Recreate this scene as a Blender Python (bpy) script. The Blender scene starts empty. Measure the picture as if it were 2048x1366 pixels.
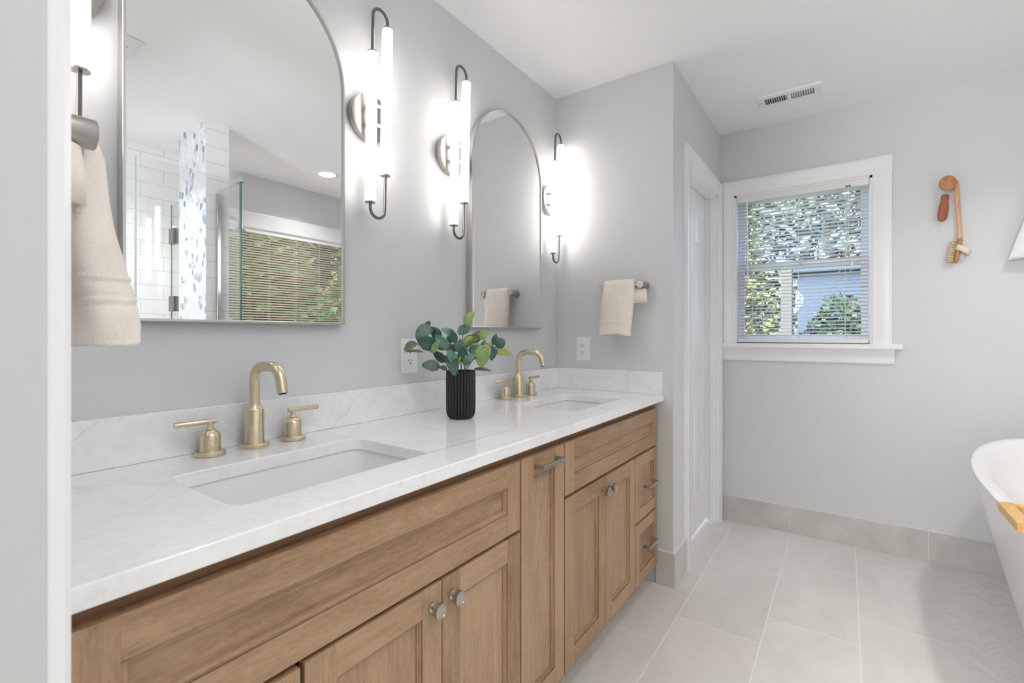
import bpy, bmesh, math, random
from mathutils import Vector, Matrix
random.seed(7)
S = bpy.context.scene
COL = S.collection
PI = math.pi

# ------------------------------------------------------------------ camera
cam_d = bpy.data.cameras.new('camera'); cam = bpy.data.objects.new('camera', cam_d); COL.objects.link(cam)
cam_d.sensor_width = 36.0
cam_d.lens = 950.41 / 2048 * 36.0
cam_d.shift_x = 1.85 / 2048
cam_d.shift_y = -13.07 / 2048
cam_d.clip_start = 0.02
cam.location = (1.2776, 0.0, 1.1679)
cam.rotation_euler = (PI / 2, 0, 0.6136)
cam_d.dof.use_dof = True
cam_d.dof.focus_distance = 1.9
cam_d.dof.aperture_fstop = 8.0
S.camera = cam
# ------------------------------------------------------------------ world, exposure
W = bpy.data.worlds.new('world'); S.world = W; W.use_nodes = True
wn = W.node_tree.nodes; wl = W.node_tree.links
bg = wn['Background']
sky = wn.new('ShaderNodeTexSky'); sky.sky_type = 'NISHITA'; sky.sun_elevation = math.radians(48)
sky.sun_rotation = math.radians(200); sky.sun_disc = False; sky.air_density = 0.6; sky.dust_density = 4.0; sky.ozone_density = 0.4
wl.new(sky.outputs[0], bg.inputs[0]); bg.inputs[1].default_value = 0.66
S.view_settings.view_transform = 'Standard'
S.view_settings.look = 'None'
S.view_settings.gamma = 1.0
S.view_settings.use_curve_mapping = False
S.view_settings.exposure = 1.80
try:
    S.cycles.caustics_reflective = False
    S.cycles.caustics_refractive = False
    S.cycles.max_bounces = 14
    S.cycles.diffuse_bounces = 8
    S.cycles.transparent_max_bounces = 24
    S.cycles.sample_clamp_indirect = 6.0
    S.cycles.use_denoising = True
except Exception:
    pass
TUBE_L = 2.9        # radiance of the sconce tubes
CAN_L = 1.9        # watts of the recessed lamp over the tub
CAN2_L = 3.1      # added fill lamp over the shower, unseen
CAN3_L = 1.0       # added fill lamp by the doorway, unseen
HALL_FILL_L = 50.0       # radiance of the added fill globe in the hall

# ------------------------------------------------------------------ node helpers
def lin(r, g, b):
    f = lambda c: (c / 255 / 12.92) if c / 255 <= 0.04045 else ((c / 255 + 0.055) / 1.055) ** 2.4
    return (f(r), f(g), f(b), 1.0)

class N:
    """tiny wrapper that builds math nodes by operators"""
    def __init__(s, nt, sock): s.nt = nt; s.s = sock
    def _b(s, op, o=None, rev=False):
        n = s.nt.nodes.new('ShaderNodeMath'); n.operation = op
        a, b = (o, s) if rev else (s, o)
        for i, v in enumerate((a, b)):
            if v is None: continue
            if isinstance(v, N): s.nt.links.new(v.s, n.inputs[i])
            else: n.inputs[i].default_value = v
        return N(s.nt, n.outputs[0])
    def __add__(s, o): return s._b('ADD', o)
    def __radd__(s, o): return s._b('ADD', o)
    def __sub__(s, o): return s._b('SUBTRACT', o)
    def __rsub__(s, o): return s._b('SUBTRACT', o, True)
    def __mul__(s, o): return s._b('MULTIPLY', o)
    def __rmul__(s, o): return s._b('MULTIPLY', o)
    def __truediv__(s, o): return s._b('DIVIDE', o)
    def fract(s): return s._b('FRACT')
    def floor(s): return s._b('FLOOR')
    def abs(s): return s._b('ABSOLUTE')
    def gt(s, o): return s._b('GREATER_THAN', o)
    def lt(s, o): return s._b('LESS_THAN', o)
    def min(s, o): return s._b('MINIMUM', o)
    def max(s, o): return s._b('MAXIMUM', o)
    def pow(s, o): return s._b('POWER', o)

def new_mat(name, rough=0.5, base=(0.8, 0.8, 0.8, 1), metal=0.0, spec=0.5):
    m = bpy.data.materials.new(name); m.use_nodes = True
    nt = m.node_tree; p = nt.nodes['Principled BSDF']
    p.inputs['Base Color'].default_value = base
    p.inputs['Roughness'].default_value = rough
    p.inputs['Metallic'].default_value = metal
    p.inputs['Specular IOR Level'].default_value = spec
    return m, nt, p
def pos(nt):
    g = nt.nodes.new('ShaderNodeNewGeometry'); x = nt.nodes.new('ShaderNodeSeparateXYZ')
    nt.links.new(g.outputs['Position'], x.inputs[0])
    return N(nt, x.outputs[0]), N(nt, x.outputs[1]), N(nt, x.outputs[2])
def vec(nt, x, y, z):
    c = nt.nodes.new('ShaderNodeCombineXYZ')
    for i, v in enumerate((x, y, z)):
        if isinstance(v, N): nt.links.new(v.s, c.inputs[i])
        else: c.inputs[i].default_value = v
    return c.outputs[0]
def noise(nt, v, scale, detail=4, rough=0.5, dist=0.0, dims='3D'):
    n = nt.nodes.new('ShaderNodeTexNoise'); n.noise_dimensions = dims
    nt.links.new(v, n.inputs['Vector']); n.inputs['Scale'].default_value = scale
    n.inputs['Detail'].default_value = detail; n.inputs['Roughness'].default_value = rough
    n.inputs['Distortion'].default_value = dist
    return N(nt, n.outputs[0])
def wnoise(nt, v):
    n = nt.nodes.new('ShaderNodeTexWhiteNoise'); n.noise_dimensions = '3D'
    nt.links.new(v, n.inputs['Vector']); return N(nt, n.outputs['Value'])
def ramp(nt, fac, stops):
    r = nt.nodes.new('ShaderNodeValToRGB'); nt.links.new(fac.s, r.inputs[0])
    e = r.color_ramp.elements
    while len(e) < len(stops): e.new(0.5)
    for k, (p, c) in enumerate(stops): e[k].position = p; e[k].color = c
    return r.outputs[0]
def mix(nt, fac, a, b):
    m = nt.nodes.new('ShaderNodeMix'); m.data_type = 'RGBA'
    if isinstance(fac, N): nt.links.new(fac.s, m.inputs[0])
    else: m.inputs[0].default_value = fac
    for i, v in ((6, a), (7, b)):
        if isinstance(v, tuple): m.inputs[i].default_value = v
        else: nt.links.new(v, m.inputs[i])
    return m.outputs[2]
def bump(nt, p, h, strength=0.2, dist=0.002):
    b = nt.nodes.new('ShaderNodeBump'); nt.links.new(h.s, b.inputs['Height'])
    b.inputs['Strength'].default_value = strength; b.inputs['Distance'].default_value = dist
    nt.links.new(b.outputs[0], p.inputs['Normal'])
def objco(nt):
    t = nt.nodes.new('ShaderNodeTexCoord'); return t.outputs['Object']

# ------------------------------------------------------------------ materials
def mat_paint(name, col, rough=0.55, b=0.05):
    m, nt, p = new_mat(name, rough, col, spec=0.3)
    x, y, z = pos(nt)
    bump(nt, p, noise(nt, vec(nt, x, y, z), 260, 2), b, 0.001)
    return m
M_wall = mat_paint('wall_paint_grey', lin(216, 217, 219))
M_ceil = mat_paint('ceiling_paint_white', lin(246, 246, 247), 0.7)
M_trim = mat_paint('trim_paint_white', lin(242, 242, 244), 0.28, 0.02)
M_jamb = mat_paint('jamb_paint_shaded', lin(206, 207, 209), 0.3, 0.02)  # trim paint darkened on the jamb to offset excess hall light
M_plain = mat_paint('hall_paint', lin(168, 166, 162), 0.6)
M_hallfloor = mat_paint('hall_floor_tan', lin(140, 128, 114), 0.6)

def mat_quartz():
    m, nt, p = new_mat('white_quartz', 0.13)
    x, y, z = pos(nt); v = vec(nt, x, y, z)
    mott = noise(nt, v, 9, 8, 0.65)
    fine = noise(nt, v, 60, 5, 0.7)
    base = ramp(nt, mott * 0.55 + fine * 0.45, [(0.30, lin(226, 226, 228)), (0.46, lin(239, 239, 241)), (0.62, lin(246, 246, 247))])
    # thin diagonal veins running through the slab
    n1 = noise(nt, v, 3.0, 5, 0.6)
    d = (y * 0.62 - z * 0.9 - x * 0.55) + n1 * 0.22
    k = (d / 0.41).fract()
    vein = 1.0 - ((k - 0.5).abs() * 0.41 / 0.0016).min(1.0)
    gate = ((noise(nt, v, 5.0, 3) - 0.42) * 6.0).max(0.0).min(1.0)
    c2 = mix(nt, vein * gate * 0.42, base, lin(168, 165, 162))
    nt.links.new(c2, p.inputs['Base Color'])
    return m
M_quartz = mat_quartz()

def mat_wood(name, axis):
    m, nt, p = new_mat(name, 0.36, spec=0.45)
    x, y, z = pos(nt)
    a = nt.nodes.new('ShaderNodeAttribute'); a.attribute_name = 'tone'; t = N(nt, a.outputs['Fac'])
    o = t * 37.0
    def stretch(k): return vec(nt, (x + o) * 1.0, (y + o) * (k if axis == 1 else 1.0), (z + o) * (k if axis == 2 else 1.0))
    g = noise(nt, stretch(0.06), 95, 5, 0.62)
    big = noise(nt, stretch(0.35), 7, 4, 0.55, 1.2)
    fleck = noise(nt, stretch(0.25), 240, 3, 0.6)
    f = g * 0.36 + big * 0.34 + fleck * 0.30
    c = ramp(nt, f + (t - 0.5) * 0.16, [(0.30, lin(132, 101, 74)), (0.45, lin(160, 128, 98)), (0.56, lin(175, 143, 112)), (0.72, lin(190, 160, 128))])
    nt.links.new(c, p.inputs['Base Color'])
    bump(nt, p, g, 0.06, 0.001)
    return m
M_wv = mat_wood('stained_maple_vertical', 2)
M_wh = mat_wood('stained_maple_horizontal', 1)
M_wdark = mat_paint('cabinet_face_frame_brown', lin(140, 106, 78), 0.45)

def mat_metal(name, col, rough, streak=None):
    m, nt, p = new_mat(name, rough, col, 1.0)
    if streak:
        x, y, z = pos(nt)
        n = noise(nt, vec(nt, x, y, z * (60 if streak == 'round' else 1)), 30, 3)
        s = n * 0.18 + (rough - 0.09)
        nt.links.new(s.s, p.inputs['Roughness'])
    return m
M_gold = mat_metal('brushed_champagne_gold', lin(222, 207, 178), 0.30, 'round')
M_nickel = mat_metal('brushed_nickel', lin(186, 181, 174), 0.30, 'round')
M_satin = mat_metal('satin_nickel_grey', lin(172, 168, 163), 0.34)
M_frame = mat_metal('mirror_frame_steel', lin(200, 199, 197), 0.30)
M_rod = mat_metal('dark_nickel_rod', lin(120, 118, 115), 0.35)
M_mirror = mat_metal('mirror_silver', (0.90, 0.905, 0.905, 1), 0.0)
M_chrome = mat_metal('chrome', lin(215, 215, 215), 0.12)

def mat_simple(name, col, rough=0.4, spec=0.5):
    return new_mat(name, rough, col, spec=spec)[0]
M_white = mat_simple('white_plastic', lin(240, 240, 241), 0.3)
M_slat = mat_simple('blind_vinyl_white', lin(236, 235, 232), 0.42)
M_slat2 = mat_simple('blind_vinyl_beige', lin(228, 215, 200), 0.5)
M_edge = mat_simple('edge_trim_pale_metal', lin(222, 221, 218), 0.35)
M_porc = mat_simple('white_porcelain', lin(232, 232, 233), 0.08)
M_tub = mat_simple('white_acrylic', lin(243, 243, 244), 0.14)
M_black = mat_simple('matte_black_ceramic', lin(34, 34, 35), 0.5)
M_dark = mat_simple('dark_slot', lin(40, 40, 40), 0.6)
M_grille = mat_simple('grille_dark_inside', lin(75, 75, 77), 0.7)
M_stem = mat_simple('stem_brown', lin(74, 58, 44), 0.6)
M_soil = mat_simple('foam_dark', lin(45, 42, 36), 0.9)
M_cord = mat_simple('white_cord', lin(235, 233, 228), 0.7)

def mat_emit(name, col, strength):
    m = bpy.data.materials.new(name); m.use_nodes = True; nt = m.node_tree
    for n in list(nt.nodes): nt.nodes.remove(n)
    e = nt.nodes.new('ShaderNodeEmission'); o = nt.nodes.new('ShaderNodeOutputMaterial')
    e.inputs[0].default_value = col; e.inputs[1].default_value = strength
    nt.links.new(e.outputs[0], o.inputs[0]); return m
M_tube = mat_emit('lit_tube_glass', (1.0, 0.95, 0.905, 1), TUBE_L)
M_can = mat_emit('lit_downlight_lens', (1.0, 0.985, 0.97, 1), 6.0)
M_hallfill = mat_emit('hall_fill_emitter', (0.97, 0.985, 1.0, 1), HALL_FILL_L)

def mat_glass(name, tint, refl=1.0):
    m = bpy.data.materials.new(name); m.use_nodes = True; nt = m.node_tree
    for n in list(nt.nodes): nt.nodes.remove(n)
    t = nt.nodes.new('ShaderNodeBsdfTransparent'); t.inputs[0].default_value = tint
    g = nt.nodes.new('ShaderNodeBsdfGlossy'); g.inputs['Roughness'].default_value = 0.0
    fr = nt.nodes.new('ShaderNodeLayerWeight'); fr.inputs[0].default_value = 0.5
    k = (N(nt, fr.outputs['Facing']).pow(5.0) * 0.95 + 0.045) * refl
    mx = nt.nodes.new('ShaderNodeMixShader'); o = nt.nodes.new('ShaderNodeOutputMaterial')
    nt.links.new(k.s, mx.inputs[0]); nt.links.new(t.outputs[0], mx.inputs[1]); nt.links.new(g.outputs[0], mx.inputs[2])
    nt.links.new(mx.outputs[0], o.inputs[0]); return m
M_pane = mat_glass('window_pane_glass', (0.93, 0.96, 0.96, 1))
M_sglass = mat_glass('shower_glass', (0.975, 0.985, 0.98, 1))
M_gedge2 = mat_simple('glass_pale_edge', lin(176, 190, 186), 0.15)
M_hinge = mat_metal('dark_nickel_hinge', lin(128, 125, 119), 0.35)
M_gedge = mat_simple('glass_green_edge', lin(70, 112, 104), 0.15)

def mat_floor():
    m, nt, p = new_mat('floor_porcelain_tile', 0.42)
    x, y, z = pos(nt); v = vec(nt, x, y, z)
    u = (x - 0.705) / 0.308
    ci = u.floor()
    fx = u.fract()
    vv = (y - 2.625 - ci * 0.206) / 0.615
    ri = vv.floor(); fy = vv.fract()
    gx = fx.min(1.0 - fx) * 0.308
    gy = fy.min(1.0 - fy) * 0.615
    grout = gx.min(gy).lt(0.0020)
    tone = wnoise(nt, vec(nt, ci, ri, 0.0))
    off = vec(nt, x * 1.0 + tone * 13.0, y * 0.5 + tone * 7.0, z)
    cloud = noise(nt, off, 3.2, 7, 0.62, 0.8)
    speck = noise(nt, v, 170, 2)
    f = cloud * 0.8 + speck * 0.1 + tone * 0.1
    tile = ramp(nt, f, [(0.30, lin(206, 203, 198)), (0.50, lin(217, 214, 209)), (0.68, lin(226, 224, 220))])
    big = mix(nt, grout, tile, lin(236, 233, 229))
    # chevron stick mosaic beside the tub
    w = 0.050
    cu = x / w
    col_i = cu.floor()
    zig = (cu * 0.5).fract()
    tri = (zig - 0.5).abs() * 2.0
    t = (y + tri * w * 1.25) / 0.0105
    si = t.floor(); ft = t.fract()
    edge = ft.min(1.0 - ft).lt(0.10)
    st = wnoise(nt, vec(nt, si, col_i, 3.0))
    stick = ramp(nt, st, [(0.0, lin(210, 207, 203)), (0.5, lin(217, 214, 210)), (1.0, lin(225, 223, 220))])
    mos = mix(nt, edge * 0.8, stick, lin(203, 200, 196))
    ismos = x.gt(1.6265)
    c = mix(nt, ismos, big, mos)
    nt.links.new(c, p.inputs['Base Color'])
    h = (1.0 - grout) * (1.0 - ismos) + (1.0 - edge) * ismos * (st * 0.6 + 0.7)
    bump(nt, p, h, 0.25, 0.0015)
    return m
M_floor = mat_floor()

def mat_base():
    m, nt, p = new_mat('baseboard_tile', 0.42)
    x, y, z = pos(nt); v = vec(nt, x, y * 0.6, z)
    cloud = noise(nt, v, 4.5, 7, 0.62, 0.8)
    tile = ramp(nt, cloud, [(0.30, lin(194, 190, 185)), (0.52, lin(206, 202, 198)), (0.70, lin(216, 213, 209))])
    g = ((x - 1.008) / 0.618).fract()
    grout = (g.min(1.0 - g) * 0.618).lt(0.0018)
    c = mix(nt, grout, tile, lin(222, 219, 215))
    nt.links.new(c, p.inputs['Base Color'])
    return m
M_base = mat_base()

def mat_subway():
    m, nt, p = new_mat('white_subway_tile', 0.12)
    x, y, z = pos(nt)
    row = ((2.394 - z) / 0.0985)
    ri = row.floor(); fz = row.fract()
    uu = (y - 1.302) / 0.262 + ri * 0.5 + 0.5
    # on faces that look along x only the long joints fall inside the narrow column
    fy = uu.fract()
    g1 = (fz.min(1.0 - fz) * 0.0985).lt(0.0014)
    g2 = (fy.min(1.0 - fy) * 0.262).lt(0.0014) * x.gt(2.3)
    grout = g1.max(g2)
    c = mix(nt, grout, lin(238, 239, 240), lin(190, 191, 193))
    nt.links.new(c, p.inputs['Base Color'])
    bump(nt, p, 1.0 - grout, 0.3, 0.001)
    return m
M_subway = mat_subway()

def mat_mosaic():
    m, nt, p = new_mat('blue_petal_mosaic', 0.2)
    x, y, z = pos(nt)
    v = vec(nt, x * 34.0, 0.0, z * 24.0)
    vo = nt.nodes.new('ShaderNodeTexVoronoi'); vo.voronoi_dimensions = '3D'; vo.feature = 'F1'; vo.inputs['Scale'].default_value = 1.0
    vo.inputs['Randomness'].default_value = 0.75
    nt.links.new(v, vo.inputs['Vector'])
    sp = nt.nodes.new('ShaderNodeSeparateColor'); nt.links.new(vo.outputs['Color'], sp.inputs[0])
    r = N(nt, sp.outputs[0]); gch = N(nt, sp.outputs[1])
    ve = nt.nodes.new('ShaderNodeTexVoronoi'); ve.feature = 'DISTANCE_TO_EDGE'; ve.inputs['Scale'].default_value = 1.0
    ve.inputs['Randomness'].default_value = 0.75
    nt.links.new(v, ve.inputs['Vector'])
    edge = N(nt, ve.outputs['Distance']).lt(0.035)
    clump = noise(nt, vec(nt, x * 1.0, 0.0, z), 9, 3)
    isb = (r + (clump - 0.5) * 1.5).gt(0.72)
    blue = ramp(nt, gch, [(0.0, lin(122, 140, 162)), (0.4, lin(166, 178, 192)), (0.75, lin(196, 204, 212)), (1.0, lin(216, 221, 226))])
    white = ramp(nt, gch, [(0.0, lin(206, 210, 213)), (1.0, lin(228, 230, 232))])
    c = mix(nt, isb, white, blue)
    c = mix(nt, edge, c, lin(214, 217, 219))
    nt.links.new(c, p.inputs['Base Color'])
    return m
M_mosaic = mat_mosaic()

def mat_terry(name, col, col2):
    m, nt, p = new_mat(name, 0.95, spec=0.1)
    co = objco(nt)
    n = noise(nt, co, 420, 3, 0.7); n2 = noise(nt, co, 22, 4)
    c = ramp(nt, n * 0.5 + n2 * 0.5, [(0.35, col2), (0.62, col)])
    nt.links.new(c, p.inputs['Base Color'])
    p.inputs['Sheen Weight'].default_value = 0.25
    bump(nt, p, n, 0.55, 0.003)
    return m
M_towel = mat_terry('cream_terry', lin(247, 239, 230), lin(236, 226, 215))
M_robe = mat_terry('white_terry', lin(245, 245, 247), lin(236, 236, 239))

def mat_leaf(name, a, b):
    m, nt, p = new_mat(name, 0.5, spec=0.35)
    co = objco(nt)
    n = noise(nt, co, 38, 4, 0.6)
    c = ramp(nt, n, [(0.3, a), (0.7, b)])
    nt.links.new(c, p.inputs['Base Color'])
    p.inputs['Transmission Weight'].default_value = 0.0
    return m
M_leaf = {'g': mat_leaf('leaf_grey_green', lin(84, 104, 94), lin(122, 143, 130)),
          'd': mat_leaf('leaf_dark_teal', lin(48, 80, 72), lin(82, 116, 102)),
          't': mat_leaf('leaf_teal', lin(74, 116, 104), lin(124, 160, 146)),
          'l': mat_leaf('leaf_light_green', lin(118, 144, 84), lin(160, 182, 124)),
          'o': mat_leaf('leaf_olive', lin(70, 92, 40), lin(112, 136, 66)),
          'y': mat_leaf('leaf_yellow_green', lin(130, 146, 62), lin(168, 180, 100))}
M_bark = mat_leaf('tree_bark', lin(120, 112, 100), lin(160, 150, 138))
M_fol = mat_leaf('tree_foliage', lin(28, 46, 36), lin(66, 88, 68))
M_folb = mat_leaf('tree_foliage_blue', lin(66, 82, 80), lin(120, 136, 132))
M_folo = mat_leaf('tree_foliage_olive', lin(66, 76, 46), lin(112, 122, 84))
M_fol2 = mat_leaf('shrub_foliage', lin(24, 46, 16), lin(84, 116, 50))
M_lawn = mat_leaf('lawn', lin(62, 72, 50), lin(92, 100, 76))
M_slate = mat_simple('slate_blue_reflection', lin(44, 64, 86), 0.8)
M_post = mat_simple('pale_post', lin(72, 76, 75), 0.8)

def mat_woodsimple(name, a, b, sc=30):
    m, nt, p = new_mat(name, 0.45)
    t = nt.nodes.new('ShaderNodeTexCoord'); mp = nt.nodes.new('ShaderNodeMapping'); mp.inputs['Scale'].default_value = (1, 1, 0.12)
    nt.links.new(t.outputs['Object'], mp.inputs[0])
    n = noise(nt, mp.outputs[0], sc * 4, 4, 0.6)
    c = ramp(nt, n, [(0.3, a), (0.7, b)]); nt.links.new(c, p.inputs['Base Color'])
    return m
M_beech = mat_woodsimple('beech_wood', lin(206, 152, 112), lin(228, 184, 148))
M_peg = mat_woodsimple('peg_wood', lin(176, 120, 76), lin(200, 146, 100))
M_padauk = mat_woodsimple('red_brown_wood', lin(142, 78, 48), lin(172, 102, 66))
M_bamboo = mat_woodsimple('bamboo', lin(214, 164, 98), lin(236, 192, 128))
M_brist = mat_simple('cream_bristle', lin(226, 204, 168), 0.9)
M_strap = mat_simple('canvas_strap', lin(235, 224, 206), 0.9)

# ------------------------------------------------------------------ mesh helpers
class MB:
    def __init__(s):
        s.bm = bmesh.new(); s.tone = s.bm.faces.layers.float.new('tone')
    def face(s, pts, mi=0, tone=0.5):
        vs = [s.bm.verts.new(p) for p in pts]
        f = s.bm.faces.new(vs); f.material_index = mi; f[s.tone] = tone; return f
    def box(s, x0, x1, y0, y1, z0, z1, mi=0, tone=0.5):
        v = [s.bm.verts.new((x, y, z)) for x in (x0, x1) for y in (y0, y1) for z in (z0, z1)]
        for q in ((0, 1, 3, 2), (4, 6, 7, 5), (0, 4, 5, 1), (2, 3, 7, 6), (0, 2, 6, 4), (1, 5, 7, 3)):
            f = s.bm.faces.new([v[i] for i in q]); f.material_index = mi; f[s.tone] = tone
        return v
    def loft(s, rings, mi=0, closed=True, cap0=False, cap1=False, tone=0.5):
        R = [[s.bm.verts.new(p) for p in r] for r in rings]
        n = len(R[0])
        for a, b in zip(R[:-1], R[1:]):
            for i in range(n if closed else n - 1):
                j = (i + 1) % n
                try:
                    f = s.bm.faces.new((a[i], a[j], b[j], b[i])); f.material_index = mi; f[s.tone] = tone
                except ValueError: pass
        if cap0: f = s.bm.faces.new(list(reversed(R[0]))); f.material_index = mi; f[s.tone] = tone
        if cap1: f = s.bm.faces.new(R[-1]); f.material_index = mi; f[s.tone] = tone
        return R
    def lathe(s, prof, c=(0, 0, 0), axis='Z', n=32, mi=0, caps=True):
        """prof: (radius, height) pairs"""
        rings = []
        for r, h in prof:
            ring = []
            for k in range(n):
                a = 2 * PI * k / n; p, q = r * math.cos(a), r * math.sin(a)
                if axis == 'Z': w = (c[0] + p, c[1] + q, c[2] + h)
                elif axis == 'X': w = (c[0] + h, c[1] + p, c[2] + q)
                else: w = (c[0] + q, c[1] + h, c[2] + p)
                ring.append(w)
            rings.append(ring)
        return s.loft(rings, mi, True, caps, caps)
    def sweep(s, pts, rad, n=12, mi=0, caps=True):
        pts = [Vector(p) for p in pts]; rings = []
        up = None
        for i, p in enumerate(pts):
            t = (pts[min(i + 1, len(pts) - 1)] - pts[max(i - 1, 0)]).normalized()
            if up is None:
                a = Vector((0, 0, 1)) if abs(t.z) < 0.9 else Vector((1, 0, 0))
                up = (a - t * a.dot(t)).normalized()
            else:
                up = (up - t * up.dot(t)).normalized()
            sd = t.cross(up)
            r = rad(i / (len(pts) - 1)) if callable(rad) else rad
            rings.append([tuple(p + (up * math.cos(2 * PI * k / n) + sd * math.sin(2 * PI * k / n)) * r) for k in range(n)])
        return s.loft(rings, mi, True, caps, caps)
    def build(s, name, mats, parent=None, smooth=35, bevel=0.0, seg=2, solid=0.0, solid_off=1.0, subsurf=0):
        bmesh.ops.remove_doubles(s.bm, verts=s.bm.verts[:], dist=1e-6)
        bmesh.ops.recalc_face_normals(s.bm, faces=s.bm.faces[:])
        me = bpy.data.meshes.new(name); s.bm.to_mesh(me); s.bm.free()
        if not isinstance(mats, (list, tuple)): mats = [mats]
        for m in mats: me.materials.append(m)
        if smooth:
            for p in me.polygons: p.use_smooth = True
            me.set_sharp_from_angle(angle=math.radians(smooth))
        o = bpy.data.objects.new(name, me); COL.objects.link(o)
        if parent: o.parent = parent
        if solid:
            d = o.modifiers.new('solid', 'SOLIDIFY'); d.thickness = solid; d.offset = solid_off
        if bevel:
            d = o.modifiers.new('bevel', 'BEVEL'); d.width = bevel; d.segments = seg; d.limit_method = 'ANGLE'; d.angle_limit = math.radians(40)
        if subsurf:
            d = o.modifiers.new('sub', 'SUBSURF'); d.levels = subsurf; d.render_levels = subsurf
        return o

def box_obj(name, b, mat, parent=None, bevel=0.0):
    m = MB(); m.box(*b); return m.build(name, mat, parent, smooth=0 if not bevel else 35, bevel=bevel)
def thing(name, label, cat, loc=(0, 0, 0), group=None, rz=0.0):
    o = bpy.data.objects.new(name, None); COL.objects.link(o); o.location = loc; o.rotation_euler = (0, 0, rz)
    o.empty_display_size = 0.05
    o['label'] = label; o['category'] = cat
    if group: o['group'] = group
    return o
def tag(o, label, cat, group=None):
    o['label'] = label; o['category'] = cat
    if group: o['group'] = group
    return o
def struct(o, label=None, cat=None):
    o['kind'] = 'structure'
    if label: o['label'] = label
    if cat: o['category'] = cat
    return o
def sgroup(name, label=None, cat=None):
    o = bpy.data.objects.new(name, None); COL.objects.link(o); o.empty_display_size = 0.05
    return struct(o, label, cat)
def copy_tree(o, parent=None):
    c = o.copy(); COL.objects.link(c)
    if parent: c.parent = parent
    for ch in [q for q in list(bpy.data.objects) if q.parent == o]: copy_tree(ch, c)
    return c
def dup(o, loc, label, rz=None):
    c = copy_tree(o); c.location = loc; c['label'] = label
    if rz is not None: c.rotation_euler = (0, 0, rz)
    return c
def rrect(cx, cy, hx, hy, r, n=6):
    """rounded rectangle, counter-clockwise, in the plane"""
    out = []
    for (sx, sy, a0) in ((1, 1, 0), (-1, 1, PI / 2), (-1, -1, PI), (1, -1, 1.5 * PI)):
        for k in range(n + 1):
            a = a0 + PI / 2 * k / n
            out.append((cx + sx * (hx - r) + r * math.cos(a), cy + sy * (hy - r) + r * math.sin(a)))
    return out

# ------------------------------------------------------------------ main dimensions
H = 2.44; Y1 = 2.234; X1 = 0.6233; Y2 = 3.2515; XW = 2.634; YN = 0.092; CZ = 0.888

# ================================================================== STRUCTURE
struct(box_obj('floor', (-0.12, 2.75, -0.03, Y2 + 0.12, -0.06, 0.0), M_floor), 'pale grey stone-look tile floor with a herringbone strip by the tub', 'floor')
struct(box_obj('ceiling', (-0.12, 2.75, -0.03, Y2 + 0.12, H, H + 0.06), M_ceil), 'smooth white ceiling', 'ceiling')
struct(box_obj('wall_left', (-0.12, 0.0, -0.03, Y1 + 0.12, 0, H), M_wall), 'grey wall behind the mirrors and sconces', 'wall')
m = MB(); m.box(-0.0, X1, Y1, Y1 + 0.115, 0, H)
struct(m.build('wall_niche', M_wall, smooth=0), 'grey wall with the far hand towel at the end of the vanity', 'wall')
# wall with the closet door (faces +x)
DY0, DY1, DZ = 2.487, 3.155, 2.035
m = MB()
m.box(X1 - 0.115, X1, Y1 + 0.115, DY0, 0, H); m.box(X1 - 0.115, X1, DY1, Y2, 0, H); m.box(X1 - 0.115, X1, DY0, DY1, DZ, H)
struct(m.build('wall_closet', M_wall, smooth=0), 'grey wall around the white closet door', 'wall')
# window wall
WX0, WX1, WZ0, WZ1 = 0.706, 1.396, 1.118, 2.040
m = MB()
m.box(X1 - 0.115, WX0, Y2, Y2 + 0.12, 0, H); m.box(WX1, XW + 0.12, Y2, Y2 + 0.12, 0, H)
m.box(WX0, WX1, Y2, Y2 + 0.12, 0, WZ0); m.box(WX0, WX1, Y2, Y2 + 0.12, WZ1, H)
struct(m.build('wall_back', M_wall, smooth=0), 'grey wall with the window', 'wall')
# right wall with the tub window
SY0, SY1, SZ0, SZ1 = 1.66, 3.06, 0.95, 2.02
m = MB()
m.box(XW, XW + 0.12, -0.03, SY0, 0, H); m.box(XW, XW + 0.12, SY1, Y2, 0, H)
m.box(XW, XW + 0.12, SY0, SY1, 0, SZ0); m.box(XW, XW + 0.12, SY0, SY1, SZ1, H)
struct(m.build('wall_right', M_wall, smooth=0), 'grey wall beside the tub, seen in the mirror', 'wall')
struct(box_obj('wall_shower', (XW - 0.012, XW, YN, 1.40, 0, H), M_subway), 'white subway tiled shower wall seen in the large mirror', 'wall')
m = MB(); v = m.box(1.866, 2.246, 1.258, 1.388, 0, H)
m.bm.faces.ensure_lookup_table()
for f in m.bm.faces:
    c = f.calc_center_median()
    f.material_index = 1 if abs(c.y - 1.258) < 1e-4 else 0
struct(m.build('wall_column', [M_subway, M_mosaic], smooth=0), 'tiled shower column with blue and white mosaic side, seen in the mirror', 'column')
# wall with the entry doorway the camera looks through
EX0, EX1 = 0.765, 1.735
m = MB()
m.box(0.0, EX0, -0.028, YN, 0, H); m.box(EX1, XW, -0.028, YN, 0, H); m.box(EX0, EX1, -0.028, YN, 2.06, H)
struct(m.build('wall_front', M_wall, smooth=0), 'wall at the near end of the vanity beside the doorway', 'wall')
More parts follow.
